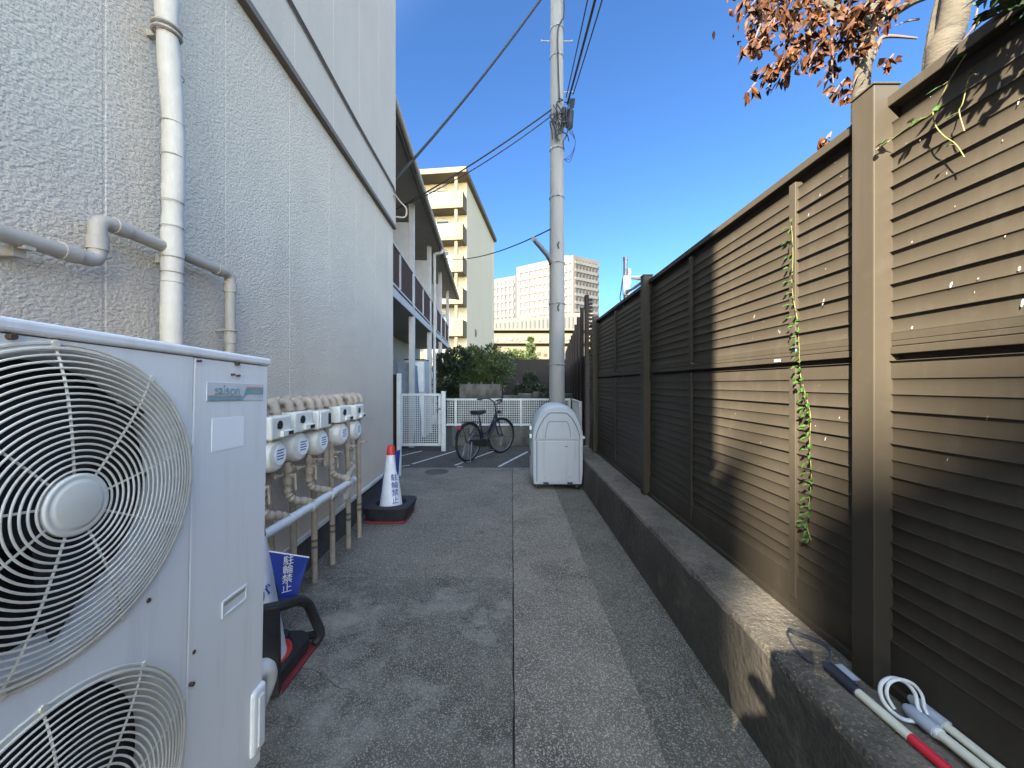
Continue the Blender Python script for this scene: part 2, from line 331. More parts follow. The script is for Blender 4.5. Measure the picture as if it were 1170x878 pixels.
# ------------------------------------------------------------------ left building
lb = thing('stucco_building', 'tall pale stucco building wall with gas meters and pipes along the left of the alley', 'building', (0,0,0))
def WX(y): return -1.38-.036*y
def wall_slab(name, m, y0, y1, z0, z1, off, joints, dz=0, g=.004, gw=.006):
    b = MB(); ys = [y0]; xs = [0]
    for j in joints:
        if y0 < j < y1: ys += [j-gw, j-gw*.5, j+gw*.5, j+gw]; xs += [0,-g,-g,0]
    ys.append(y1); xs.append(0); vs = []
    for y, x in zip(ys, xs): vs += [(WX(y)+off+x, y, z0), (WX(y)+off+x, y, z1)]
    fs = [(2*i,2*i+2,2*i+3,2*i+1) for i in range(len(ys)-1)]
    b.add(vs, fs); k = len(ys)-1
    f0 = (WX(y0)+off, y0); f1 = (WX(y1)+off, y1); BX = -9
    for z, flip in ((z0,1),(z1,0)):
        b.add([(f0[0],y0,z),(f1[0],y1,z),(BX,y1,z),(BX,y0,z)], [(0,1,2,3)])
    b.add([(f0[0],y0,z0),(f0[0],y0,z1),(BX,y0,z1),(BX,y0,z0)], [(0,1,2,3)])
    b.add([(f1[0],y1,z0),(f1[0],y1,z1),(BX,y1,z1),(BX,y1,z0)], [(0,1,2,3)])
    b.add([(BX,y0,z0),(BX,y0,z1),(BX,y1,z1),(BX,y1,z0)], [(0,1,2,3)])
    return b.build(name, m, lb)
joints = [1.345+.595*k for k in range(-5,8)]
wall_slab('lower_wall', 'stucco', -1.21, 5.04, .33, 3.43, 0, joints, g=.0018, gw=.008)
wall_slab('upper_wall', 'upper_wall', -1.21, 5.04, 3.47, 11.5, .035, joints, g=.0015, gw=.008)
wall_slab('belt_course', 'ledge_brown', -1.21, 5.045, 3.43, 3.47, .045, [])
wall_slab('base_flashing', 'flashing', -1.21, 5.045, .30, .33, .018, [])
wall_slab('foundation', 'foundation', -1.21, 5.03, -.05, .30, -.05, [])
# ------------------------------------------------------------------ pipes on the wall
t = thing('wrapped_refrigerant_duct', 'thick off-white taped vertical duct climbing the stucco wall behind the outdoor unit', 'duct')
yy = 1.517; xx = WX(yy)+.085
pth = smooth_path([(xx,yy,.2),(xx+.004,yy+.012,1.2),(xx+.01,yy-.005,1.6),(xx-.002,yy+.012,2.0),(xx+.006,yy+.006,2.4),(xx+.0,yy-.018,2.9),(xx,yy-.02,3.6),(xx,yy-.02,5)], 10)
rr = [.036+.0045*noise.noise(Vector((0,0,i*.45))) for i in range(len(pth))]
MB().tube(pth, rr, 16).build('duct_wrap', 'duct', t, True)
for z in (1.60,1.66,1.80,1.84,1.90,2.02,2.12,2.30,2.43,2.62):
    b = MB(); b.ring((xx+.003,yy+.004,z), .0368, .0018, 'z', 24); b.build('tape_seam', 'pipe_grey', t, True)
for z in (2.78,):
    b = MB(); b.box(xx-.12,xx+.0,yy-.012,yy+.012,z-.012,z+.012); b.ring((xx,yy-.016,z+.01), .043,.006,'z',24); b.ring((xx,yy-.016,z-.012), .043,.006,'z',24)
    b.build('clamp', 'pipe_grey', t)
t = thing('drain_pipe', 'beige conduit that steps up around a bend on the stucco wall above the outdoor unit', 'pipe')
def wp(y, z, off=.07): return (WX(y)+off, y, z)
MB().tube(elbow([wp(.2,1.79),wp(1.256,1.80),wp(1.256,1.94),wp(1.876,1.935),wp(1.876,.3)], .035), .0235, 14).build('tube', 'pipe_grey', t, True)
b = MB()
for (y,z,ax) in ((1.17,1.80,'y'),(1.33,1.94,'y'),(1.80,1.935,'y'),(1.256,1.86,'z'),(1.876,1.87,'z'),(1.876,1.62,'z')):
    b = MB(); p = Vector(wp(y,z)); d = Vector((0,.022,0)) if ax=='y' else Vector((0,0,.022)); b.tube([p-d,p+d], .0275, 16); b.build('coupling', 'pipe_grey', t, True)
for (y,z) in ((1.06,1.80),(1.56,1.94)):
    b = MB(); p = wp(y,z); b.box(WX(y)-.002, p[0]-.01, y-.014,y+.014, z-.05,z-.02); b.box(p[0]-.03,p[0]+.02,y-.012,y+.012,z-.03,z-.02); b.build('clip', 'pipe_grey', t)
b = MB(); p = wp(1.876,1.66); b.tube([(WX(1.876),1.876,1.66),p], .006, 8); b.ring(p,.027,.004,'z',20); b.build('clip', 'pipe_grey', t)

t = thing('wall_cable', 'pair of thin brown cables running along the upper stucco wall to its far corner', 'cable')
for dz in (0,.022):
    MB().tube([(WX(y)+.047, y, 3.83+dz+.02*math.sin(y*3)*.3+.02*(y-2)) for y in [-1,0,1,2,2.4,2.8,3.2,3.6,4,4.3,4.6,4.9]]+[(WX(5)+.06,5.0,3.78+dz*2)], .007, 8).build('cable', 'cable_brown', t, True)
b = MB(); b.tube(smooth_path([(WX(5)+.06,4.9,3.82),(WX(5)+.10,5.02,3.78),(WX(5)+.16,5.08,3.72),(WX(5)+.14,5.1,3.62),(WX(5)+.04,5.06,3.60),(WX(5)-.05,5.07,3.62)]), .011, 8)
b.build('drip_loop', 'pipe_grey', t, True)

# ------------------------------------------------------------------ outdoor unit
ac = thing('outdoor_unit', 'large pale grey outdoor unit with two round fan grilles against the left wall', 'outdoor unit', (-.711,.315,0), R(92.06))
ac.rotation_euler = (0, R(1.7), R(92.06))
W, D, Z0, Z1 = .81, .32, .345, 1.478
CX = .265; CZ = (1.215,.652); RR = .246
def panel_with_holes(b, x0, x1, z0, z1, holes, y=0.0, th=.0):
    # stack one cell per hole
    hs = sorted(holes, key=lambda h: h[1]); n = 64
    zb = [z0]+[(hs[i][1]+hs[i+1][1])/2 for i in range(len(hs)-1)]+[z1]
    for i,(cx,cz,r) in enumerate(hs):
        a0, a1 = zb[i], zb[i+1]; inner = []; outer = []
        for k in range(n):
            a = 2*math.pi*k/n+1e-4; dx, dz = math.cos(a), math.sin(a); inner.append((cx+dx*r, y, cz+dz*r))
            tx = ((x1-cx)/dx if dx > 0 else (x0-cx)/dx) if abs(dx)>1e-6 else 1e9
            tz = ((a1-cz)/dz if dz > 0 else (a0-cz)/dz) if abs(dz)>1e-6 else 1e9
            tt = min(tx,tz); outer.append((cx+dx*tt, y, cz+dz*tt))
        vs = inner+outer; fs = [(k,(k+1)%n,(k+1)%n+n,k+n) for k in range(n)]
        b.add(vs, fs)
        # corners
        for (qx,qz) in ((x0,a0),(x1,a0),(x1,a1),(x0,a1)):
            ang = math.atan2(qz-cz, qx-cx) % (2*math.pi); k = int(ang/(2*math.pi)*n-1e-4/(2*math.pi)*n) % n
            b.add([outer[k], (qx,y,qz), outer[(k+1)%n]], [(0,1,2)])
b = MB(); panel_with_holes(b, 0, .523, Z0, Z1, [(CX,CZ[0],RR),(CX,CZ[1],RR)], 0)
for z in CZ:   # bellmouth
    n = 64; pr = [(RR,0),(RR-.004,.010),(RR-.009,.025),(RR-.011,.085)]
    vs = [(CX+r*math.cos(2*math.pi*k/n+1e-4), t_, z+r*math.sin(2*math.pi*k/n+1e-4)) for r,t_ in pr for k in range(n)]
    b.add(vs, [(i*n+k,i*n+(k+1)%n,(i+1)*n+(k+1)%n,(i+1)*n+k) for i in range(3) for k in range(n)])
o = b.build('front_panel', 'ac', ac, True, angle=30)
b = MB(); b.box(.526,W,0.0,.02,Z0,Z1); b.build('service_panel', 'ac', ac, bev=.004)
b = MB(); b.box(.002,W-.002,.022,.03,Z0,Z0+.001); b.box(0,.02,.0,D,Z0,Z1); b.box(W-.012,W,.021,D,Z0,Z1); b.box(.02,W-.012,D-.01,D,Z0,Z1); b.build('casing', 'ac', ac, bev=.003)
b = MB(); b.box(.021,W-.014,.086,.092,Z0+.01,Z1-.01)
for z in CZ: pass
b.build('inner_coil', 'dark', ac)
b = MB(); b.box(-.006,W+.006,-.007,D+.008,Z1+.002,Z1+.024); b.build('lid', 'ac', ac, bev=.007, seg=3)
b = MB(); b.box(.0,W,.002,D-.01,Z0-.03,Z0-.002); b.build('base_pan', 'ac', ac, bev=.004)
for fx in (.08,.66):
    b = MB(); b.box(fx,fx+.05,.02,.06,-.02,.27); b.box(fx,fx+.05,D-.04,D,-.02,.27); b.box(fx,fx+.05,-.0,D+.03,.27,.313); b.build('stand_leg', 'steel', ac, bev=.003)
for zi,z in enumerate(CZ):
    # fan
    b = MB(); b.lathe([(0,.035),(.06,.036),(.065,.042),(.065,.085)], (CX,0,z), 'y', 24)
    for k in range(3):
        a0 = 2*math.pi*k/3+.5+zi; vs = []; fs = []
        for i in range(8):
            r = .06+.185*i/7
            for s_ in (0,1):
                a = a0+s_*(1.2+.3*i/7)+.15*i/7; vs.append((CX+r*math.cos(a), .042+.035*s_, z+r*math.sin(a)))
        for i in range(7): fs.append((2*i,2*i+1,2*i+3,2*i+2))
        b.add(vs, fs)
    b.build('fan', 'fan_grey', ac, True)
    b = MB(); NR = 20
    for k in range(NR):
        u = k/(NR-1); r = .055+(RR+.004-.055)*u; y = -.019*(1-u**3)-.005
        b.ring((CX,y,z), r, .0018 if k < NR-1 else .0026, 'y', 72, 6)
    b.ring((CX,.0,z), RR+.012, .003, 'y', 72, 6)
    for k in range(9):
        a = R(14+40*k); pts = []
        for q in range(9):
            u = -.1+q/8*1.13; r = .055+(RR+.004-.055)*u; pts.append((CX+r*math.cos(a), -.019*(1-max(u,0)**3)-.002, z+r*math.sin(a)))
        b.tube(pts, .0020, 6)
        b.tube([(CX+(RR+.012)*math.cos(a), -.004, z+(RR+.012)*math.sin(a)), (CX+(RR+.012)*math.cos(a), .006, z+(RR+.012)*math.sin(a))], .006, 8)
    g = b.build('fan_grille', 'wire_beige', ac, True)
    b = MB(); b.lathe([(.0,-.029),(.033,-.029),(.037,-.028),(.039,-.0265),(.042,-.0263),(.046,-.0275),(.049,-.025),(.049,-.019),(.0,-.019)], (CX,0,z), 'y', 48)
    b.build('hub_cap', 'meter', g, True, angle=60)
b = MB(); b.box(.565,.785,-.0015,.0,1.376,1.422); b.build('nameplate', 'badge', ac)
npl = bpy.data.objects['nameplate']
TX = Matrix.Rotation(R(90),4,'X')
def act(body, x, z, size, m, sx=1, y=-.0025, parent=ac, name='lettering'):
    return text(body, size, Matrix.Translation((x,y,z)) @ TX, name, m, parent, .0005, sx)
act('saison', .634, 1.4035, .036, 'teal', 1.05)
b = MB(); b.add([(.567,-.0025,1.377),(.69,-.0025,1.377),(.70,-.0025,1.387),(.567,-.0025,1.387)],[(0,1,2,3)]); b.build('nameplate_stripe', 'teal', npl)
b = MB(); b.add([(.692,-.0026,1.380),(.705,-.0026,1.408),(.783,-.0026,1.408),(.783,-.0026,1.394),(.712,-.0026,1.394)],[(0,1,2,3,4)]); b.build('nameplate_stripe', 'teal', npl)
b = MB(); b.add([(.567,-.0026,1.3875),(.688,-.0026,1.3875),(.688,-.0026,1.390),(.567,-.0026,1.390)],[(0,1,2,3)]); b.add([(.706,-.0026,1.409),(.783,-.0026,1.409),(.783,-.0026,1.414),(.709,-.0026,1.414)],[(0,1,2,3)]); b.build('nameplate_stripe', 'pink', npl)
b = MB(); b.box(.585,.703,-.001,.0,1.252,1.333); b.build('blank_sticker', 'label_white', ac)
b = MB()
GX, GZ = .632, .825
b.box(GX,GX+.095,-.003,.0,GZ,GZ+.005); b.box(GX,GX+.095,-.003,.0,GZ+.037,GZ+.042); b.box(GX,GX+.005,-.003,.0,GZ+.005,GZ+.037); b.box(GX+.09,GX+.095,-.003,.0,GZ+.005,GZ+.037)
b.add([(GX+.005,-.001,GZ+.005),(GX+.09,-.001,GZ+.005),(GX+.085,-.0012,GZ+.030),(GX+.01,-.0012,GZ+.030)],[(0,1,2,3)])
b.build('grip_frame', 'ac_white', ac)
b = MB(); b.add([(GX+.006,-.0016,GZ+.027),(GX+.089,-.0016,GZ+.027),(GX+.089,-.0016,GZ+.037),(GX+.006,-.0016,GZ+.037)],[(0,1,2,3)]); b.build('grip_slot', 'pipe_grey', ac)
for (x,z,r_) in ((.19,Z1-.004,.0045),(.665,Z1-.004,.0045),(.535,1.47,.003),(.535,.735,.0045),(.65,1.445,.003),(.67,1.443,.003)):
    b = MB(); b.tube([(x,.002,z),(x,-.009,z)], r_, 10); b.build('screw', 'rust', ac, True)
for (x,z) in ((.425,.98),(.545,.80)):
    b = MB(); b.lathe([(0,-.003),(.004,-.002),(.005,.0)], (x,0,z), 'y', 12); b.build('rust_spot', 'rust', ac)
b = MB(); b.box(.755,.818,-.010,.06,.36,.545); b.build('valve_cover', 'ac', ac, bev=.012, seg=3)
b = MB(); b.box(.775,.80,-.014,-.010,.38,.52); b.build('valve_cover_rib', 'ac_white', ac, bev=.002)
b = MB(); b.tube(smooth_path([(.80,.05,.545),(.85,.03,.55),(.885,.03,.51),(.890,.05,.44),(.88,.12,.28),(.85,.25,.12),(.84,.30,.3),(.84,.36,.9)]), .028, 12); b.build('insulated_pipe', 'pipe_white', ac, True)

# ------------------------------------------------------------------ gas meters
def make_meter():
    t = thing('gas_meter', '', 'gas meter')
    b = MB(); b.box(-.068,.068,-.097,.097,1.10,1.225); b.build('case', 'meter', t, bev=.012, seg=3)
    b = MB(); b.box(.068,.088,-.02,.09,1.112,1.145); b.build('index_housing', 'meter', t, bev=.004)
    b = MB(); b.box(.088,.0895,.03,.078,1.118,1.138); b.build('index_window', 'fan_grey', t)
    b = MB(); b.lathe([(0,.0),(.024,.0),(.024,.003),(0,.003)], (.0685,-.02,1.178), 'x', 20); b.box(.0685,.071,-.045,.0,1.16,1.185); b.build('gauge_window', 'black', t)
    # round diaphragm body: flattened cylinder facing the alley
    b = MB(); b.lathe([(0,-.055),(.082,-.052),(.092,-.04),(.094,.0),(.09,.03),(.078,.045),(.06,.05),(0,.052)], (0,0,1.01), 'x', 32)
    b.build('round_body', 'meter', t, True, angle=35)
    b = MB(); b.lathe([(0,.0528),(.055,.0528),(.055,.0545),(0,.0545)], (0,.012,1.01), 'x', 24); d = b.build('dial_label', 'label_white', t)
    b = MB()
    for k in range(4): b.box(.0546,.0552,-.022,.045-.008*(k%2),1.034-k*.016,1.040-k*.016)
    b.build('dial_print', 'meter_text', d)
    b = MB()
    for s_ in (-1,1): b.tube([(0,s_*.062,1.22),(0,s_*.062,1.25)], .028, 14)
    b.build('union_nut', 'pipe_beige', t, True)
    return t
mp = make_meter()
mlabs = ['gas meter nearest the outdoor unit, partly hidden by its edge', 'second gas meter from the outdoor unit, with round white dial',
         'third gas meter from the outdoor unit, with tall black gauge slot', 'gas meter second from the far end of the meter row', 'farthest gas meter of the row, by the bare wall']
MY = [2.10,2.37,2.63,2.98,3.31]
for i,y in enumerate(MY):
    o = mp if i == 0 else copy_tree(mp)
    o.location = (WX(y)+.125+(.004,-.006,.003,.006,-.004)[i], y, (.0,.006,-.004,.005,-.003)[i]); o.rotation_euler = (0,0,R((1.5,-2,1,-1.5,2.5)[i])); o['label'] = mlabs[i]; o['group'] = 'gas meters on the left wall'
m3 = [o for o in bpy.data.objects if o.get('label') == mlabs[2]][0]
for k_ in kids(m3):
    if k_.name.startswith(('index_housing','gauge_window','index_window')): bpy.data.objects.remove(k_)
MB().box(.0685,.071,.045,.08,1.125,1.20).build('gauge_slot', 'black', m3)
MB().box(.0685,.076,-.08,.02,1.11,1.215).build('front_cover', 'meter', m3, bev=.003)
for k_ in kids(m3):
    pass
t = thing('meter_pipework', 'row of beige elbow fittings, valves and hoses serving the gas meters', 'pipework')
ey = [2.04,2.16,2.31,2.43,2.57,2.69,2.80,2.92,3.04,3.25,3.37,3.5]
for y in ey:
    x0 = WX(y); b = MB()
    b.tube(elbow([(x0-.01,y,1.292),(x0+.125,y,1.292),(x0+.125,y,1.235)], .035), .026, 14)
    b.tube([(x0+.125,y,1.255),(x0+.125,y,1.238)], .034, 14); b.tube([(x0+.05,y,1.292),(x0+.078,y,1.292)], .032, 14)
    b.build('elbow_fitting', 'pipe_beige', t, True)
# white header pipe
b = MB(); b.tube(elbow([(-1.27,1.0,.615),(-1.29,3.14,.620),(-1.33,3.2,.60),(-1.39,3.2,.45)],.03), .026, 16); b.build('header_pipe', 'pipe_white', t, True)
for i,y in enumerate(MY):
    x0 = WX(y)+.11; yj = min(y+.05, 3.0)
    b = MB()
    b.tube([(x0,y-.05,.93),(x0,y-.05,.80)], .019, 12)
    b.tube([(x0,y-.05,.87),(x0,y-.05,.90)], .027, 12); b.tube([(x0,y-.05,.80),(x0,y-.05,.84)], .03, 12)
    b.tube([(x0-.02,y-.05,.845),(x0+.045,y-.05,.845)], .012, 10); b.tube([(x0+.045,y-.05,.86),(x0+.05,y-.05,.76)], .007, 8)
    b.build('valve', 'pipe_beige', t, True)
    pth = smooth_path([(x0,y-.05,.80),(x0+.002,y-.045,.73),(x0+.025,y-.02,.69),(-1.30,yj+.02,.655),(-1.285,yj+.05,.622)], 8)
    rr = [.0235+.0035*math.sin(k*1.55) for k in range(len(pth))]
    MB().tube(pth, rr, 14).build('flexible_hose', 'pipe_beige', t, True)
    MB().tube([(-1.283,yj+.02,.617),(-1.284,yj+.08,.617)], .031, 16).build('tee_fitting', 'pipe_white', t, True)
for i,y in enumerate([2.22,2.45,2.71,2.98,3.27,3.50]):
    x0 = -1.395; b = MB(); jz = .01*math.sin(i*3)
    b.tube([(x0+.02,y-.06,1.2),(x0+.02,y-.06,.80),(x0+.01,y-.03,.7),(x0,y,.5),(x0,y+.002*i,-.01)], .020, 14)
    if i in (3,): b.tube([(x0+.03,y-.17,1.28),(x0+.03,y-.17,.80)], .022, 14)
    b.build('riser_pipe', 'pipe_beige', t, True)
    for z in (.30,.255): MB().tube([(x0,y,z+jz-.009),(x0,y,z+jz+.009)], .0225, 14).build('tape_band', 'ledge_brown', t, True)
    b = MB(); b.tube([(x0+.02,y-.06,.86),(x0+.02,y-.06,.90)], .029, 12)
    b.tube([(x0+.02,y-.06,.88),(x0+.085,y-.06,.88)], .011, 10); b.box(x0+.08,x0+.09,y-.10,y-.02,.875,.885); b.build('stopcock', 'pipe_beige', t, True)
b = MB(); b.box(-1.31,-1.30,2.83,2.87,.55,.62); b.box(-1.305,-1.30,2.78,2.83,.50,.54); b.build('pipe_tag', 'pipe_grey', t)

# ------------------------------------------------------------------ cones
def cone_body(b, c, h=.75, r0=.135, r1=.03, z0=.03):
    b.lathe([(r0+.02,z0),(r0,z0+.02),(r1+.012,h-.09),(r1+.010,h-.09)], c, n=36)
def cone_letters(t, c, chars, ang, z0, z1, size, rad_at, m='blue', name='lettering'):
    for i,ch in enumerate(chars):
        z = z1-(z1-z0)*(i/(max(1,len(chars)-1))); r = rad_at(z)+.0015; a = ang
        tilt = math.atan2(.10,.62)
        mtx = Matrix.Translation((c[0]+r*math.cos(a), c[1]+r*math.sin(a), c[2]+z)) @ Matrix.Rotation(a+R(90),4,'Z') @ Matrix.Rotation(R(90)-tilt,4,'X')
        text(ch, size, mtx, name, m, t, .0015)
# far cone
fc = (-1.27,4.03,0)
t = thing('traffic_cone', 'white traffic cone with red tip in a black weight by the far wall corner', 'traffic cone', fc)
b = MB(); b.lathe([(.135,.03),(.125,.06),(.047,.66)], n=36); b.build('cone_shell', 'cone_white', t, True)
b = MB(); b.lathe([(.047,.66),(.036,.745),(.030,.756),(.0,.757)], n=30); b.build('red_tip', 'red', t, True)
b = MB(); b.box(-.2,.2,-.2,.2,.0,.028); b.build('base', 'dull_red', t, bev=.01)
cone_letters(t, (0,0,0), '駐輪禁止', R(-48), .20, .43, .075, lambda z: .125-(z-.06)*.13)
cone_letters(t, (0,0,0), '駐輪禁止', R(-48)+R(-110), .20, .43, .075, lambda z: .125-(z-.06)*.13)
b = MB(); b.hexa([(.0625,-.012,.42),(.072,-.012,.40),(.072,.012,.40),(.0625,.012,.42),(.062,-.07,.70),(.078,-.07,.70),(.078,.07,.70),(.062,.07,.70)]); b.build('blue_plate', 'blue', t)
w = thing('cone_weight', 'black square rubber weight around the foot of the far traffic cone', 'cone weight', (fc[0],fc[1],0))
b = MB(); n = 32
def sq_ring(b, hw, r, z0, z1, flare=0):
    outer0 = []; outer1 = []; in0 = []; in1 = []
    for k in range(n):
        a = 2*math.pi*k/n; dx, dy = math.cos(a), math.sin(a); s_ = min(hw/max(abs(dx),1e-6), hw/max(abs(dy),1e-6)); s_ = min(s_, hw*1.27)
        outer0.append((dx*s_*(1-flare), dy*s_*(1-flare), z0)); outer1.append((dx*s_, dy*s_, z1)); in0.append((dx*r*.9,dy*r*.9,z0)); in1.append((dx*r,dy*r,z1))
    vs = outer0+outer1+in1+in0; fs = []
    for q in range(4):
        for k in range(n): fs.append((q*n+k,q*n+(k+1)%n,((q+1)%4)*n+(k+1)%n,((q+1)%4)*n+k))
    b.add(vs, fs)
sq_ring(b, .235, .155, .032, .165, .14)
b.build('weight_ring', 'rubber', w, bev=.008, seg=2)
# near cone, half behind the unit
nc = (-1.25,1.86,0)
t = thing('traffic_cone', 'white traffic cone with blue fan-shaped no bicycle parking plate beside the outdoor unit', 'traffic cone', nc)
b = MB(); b.lathe([(.150,.04),(.138,.07),(.05,.66)], n=36); b.build('cone_shell', 'cone_white', t, True)
b = MB(); b.lathe([(.05,.66),(.036,.745),(.030,.756),(.0,.757)], n=30); b.build('red_tip', 'red', t, True)
b = MB(); b.lathe([(.17,.035),(.168,.075),(.152,.08),(.140,.07)], n=36); b.build('red_collar', 'red', t, True); b = MB(); b.box(-.19,.215,-.13,.19,.0,.018); b.build('base', 'dull_red', t, bev=.004)
cone_letters(t, (0,0,0), 'が', R(-38), .40, .40, .085, lambda z: .138-(z-.07)*.149)
cone_letters(t, (0,0,0), '止め', R(-30), .14, .24, .07, lambda z: .138-(z-.07)*.149)
# fan plate: px (306,632)-(352,637)-(332,690) roughly facing the camera
a_ = P(307,630,1.80); b_ = P(353,637,1.90); c_ = P(337,688,1.86); d_ = P(321,690,1.83)
off = Vector(nc); nn = (b_-a_).cross(d_-a_).normalized()*.003
pl = MB(); pl.hexa([d_-off-nn,c_-off-nn,b_-off-nn,a_-off-nn,d_-off+nn,c_-off+nn,b_-off+nn,a_-off+nn]); plate = pl.build('sign_plate', 'blue', t)
ux = (b_-a_).normalized(); nz = (b_-a_).cross(a_-d_).normalized()
if nz.y > 0: nz = -nz
dn = (P(329,690,1.845)-P(330,633,1.85)).normalized(); up = -dn; rt = up.cross(nz).normalized()
for i,ch in enumerate('駐輪禁止'):
    p = P(329.5-i*.7, 640.5+i*10.6, 1.845)-off-nz*(-.005)
    m4 = Matrix((( rt.x,up.x,nz.x,p.x),(rt.y,up.y,nz.y,p.y),(rt.z,up.z,nz.z,p.z),(0,0,0,1)))
    text(ch, .046, m4, 'lettering', 'white', plate, .001)
e1 = MB(); e1.tube([a_-off+nz*.001,b_-off+nz*.001], .0035, 6); e1.build('plate_edge', 'white', plate)
w = thing('cone_weight', 'black rubber weight with arched handle around the near traffic cone', 'cone weight', (nc[0],nc[1],0))
def q(px,py,Y): return P(px,py,Y)-Vector(nc)
b = MB(); sq_ring(b, .195, .165, .025, .085, 0); b.build('weight_ring', 'rubber', w, bev=.006)
b = MB()
b.band([q(317,800,1.70)+Vector((-.03,0,.02)), q(317,740,1.70)+Vector((-.03,0,0)), q(316,694,1.70)+Vector((-.03,0,0))], .075, .035, (.3,-1,.15))
b.build('near_strut', 'rubber', w, bev=.006)
b = MB(); pth = smooth_path([q(300,697,1.70),q(322,692,1.74),q(339,687,1.86),q(351,690,1.98),q(359,706,2.04),q(366,724,2.06),q(360,735,2.04)], 5)
b.tube(pth, [.024]*len(pth), 8); b.build('handle', 'rubber', w, True)
b = MB(); pth = smooth_path([q(366,724,2.06),q(350,727,2.07),q(334,728,2.05),q(325,724,2.0)], 4); b.tube(pth, .021, 8); b.build('handle', 'rubber', w, True)

# ------------------------------------------------------------------ concrete kerb wall on the right
kw = thing('concrete_retaining_wall', 'low rough concrete wall with stained top under the brown louvred fence', 'low wall')
b = MB(); ny = 190; prof = [(.955,-.06),(.953,.1),(.957,.25),(.954,.385),(.962,.408),(.99,.412),(1.06,.411),(1.122,.412)]
vs = []; fs = []; y0 = -2.0; y1 = 6.25
for i in range(ny+1):
    y = y0+(y1-y0)*i/ny
    for j,(x,z) in enumerate(prof):
        k = .007 if j in (3,4) else .003
        vs.append((x+k*noise.noise(Vector((y*9,j*3.1,0))), y, z+(k*noise.noise(Vector((y*9,j*5.3,4))) if j > 2 else 0)))
npf = len(prof)
for i in range(ny):
    for j in range(npf-1): fs.append((i*npf+j,(i+1)*npf+j,(i+1)*npf+j+1,i*npf+j+1))
fs.append(tuple(range(npf))); fs.append(tuple((ny+1)*npf-1-j for j in range(npf)))
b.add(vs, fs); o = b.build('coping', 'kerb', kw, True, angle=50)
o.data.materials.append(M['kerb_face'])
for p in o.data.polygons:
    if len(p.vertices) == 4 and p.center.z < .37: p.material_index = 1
b = MB(); b.box(1.125,1.42,y0,y1,.0,.402); b.build('fence_footing', 'kerb', kw, bev=.004)
b = MB()
for (px,py,Yc) in ((758,566,3.9),): pass

# ------------------------------------------------------------------ louvred fence
fn = thing('louvred_fence', 'tall brown aluminium louvred fence along the right side of the alley', 'fence')
FX = 1.235; TOPZ = 2.305; MIDT = 1.505; MIDB = 1.475
mull = [1.68+.965*k for k in range(-2,6)]     # -0.25 ... 
posts = [1.30+2.125*k for k in range(-1,3)]
posts = [-.82, 1.302, 3.49, 5.62]
def louvre(b, y0, y1, z0, z1, pitch=.054):
    n = int(round((z1-z0)/pitch)); pitch = (z1-z0)/n; pts = []
    for k in range(n):
        z = z0+k*pitch; x = FX+.0006*noise.noise(Vector((k*3.3,y0,0)))
        lip = .0056 if (n-k)%2 == 0 else .0015
        pts += [(x-lip,z),(x-lip,z+.0012),(x+.0025,z+.0024),(x+.0040,z+.16*pitch),(x+.0052,z+.34*pitch),(x+.0056,z+.55*pitch),(x+.0048,z+.76*pitch),(x+.0029,z+.92*pitch),(x+.0010,z+pitch-.0012)]
    pts.append((FX, z0+n*pitch)); m_ = len(pts)
    vs = [(p[0],y0,p[1]) for p in pts]+[(p[0],y1,p[1]) for p in pts]+[(FX+.014,y0,z0),(FX+.014,y0,z0+n*pitch),(FX+.014,y1,z0),(FX+.014,y1,z0+n*pitch)]
    fs = [(i,i+1,m_+i+1,m_+i) for i in range(m_-1)]+[(2*m_,2*m_+1,2*m_+3,2*m_+2),(0,m_,2*m_+2,2*m_),(m_-1,2*m_+1,2*m_+3,2*m_-1)]
    b.add(vs, fs)
edges = [-1.9]+[m for m in mull if -1.5 < m < 5.9]+[6.1]
for i in range(len(edges)-1):
    a, c = edges[i]+.016, edges[i+1]-.016
    if c-a < .1: continue
    b = MB(); louvre(b, a, c, MIDT+.060, TOPZ-.055); b.box(FX-.001,FX+.016,a,c,MIDT+.036,MIDT+.0618); b.build('upper_louvre', 'fence', fn, True, angle=38)
    b = MB(); louvre(b, a, c, .565, MIDB-.055); b.box(FX-.001,FX+.016,a,c,MIDB-.0570,MIDB-.001); b.box(FX-.008,FX+.012,a,c,MIDB-.0008,MIDB+.001); b.build('lower_louvre', 'fence', fn, True, angle=38)
for m_ in edges[1:-1]:
    b = MB(); b.box(FX-.010,FX+.030,m_-.019,m_+.019,MIDT+.05,TOPZ-.03); b.build('mullion', 'fence', fn, bev=.002)
    b = MB(); b.box(FX-.010,FX+.030,m_-.019,m_+.019,.47,MIDB-.004); b.build('mullion', 'fence', fn, bev=.002)
b = MB(); b.box(FX-.004,FX+.03,-1.9,6.1,MIDT-.008,MIDT+.016); b.box(FX+.0,FX+.026,-1.9,6.1,MIDT+.018,MIDT+.035); b.build('middle_rail', 'fence', fn, bev=.002)
b = MB(); b.box(FX+.028,FX+.032,-1.9,6.1,MIDB-.03,MIDT+.03); b.box(FX+.028,FX+.032,-1.9,6.1,TOPZ-.09,TOPZ+.012); b.build('shadow_gap', 'fence_far', fn)
b = MB(); b.box(FX-.012,FX+.035,-1.9,6.1,TOPZ-.004,TOPZ+.030); b.build('top_rail', 'fence', fn, bev=.003)
b = MB(); b.box(FX-.003,FX+.014,-1.9,6.1,.43,.563); b.box(FX-.02,FX+.02,-1.9,6.1,.404,.432); b.build('kick_board', 'fence', fn, bev=.002)
for y in posts:
    b = MB(); b.box(1.178,1.262,y-.052,y+.030,.404,2.375); p_ = b.build('post', 'fence', fn, bev=.003)
    b = MB(); b.box(1.174,1.266,y-.056,y+.034,2.3755,2.382); b.build('post_cap', 'fence', p_, bev=.002)
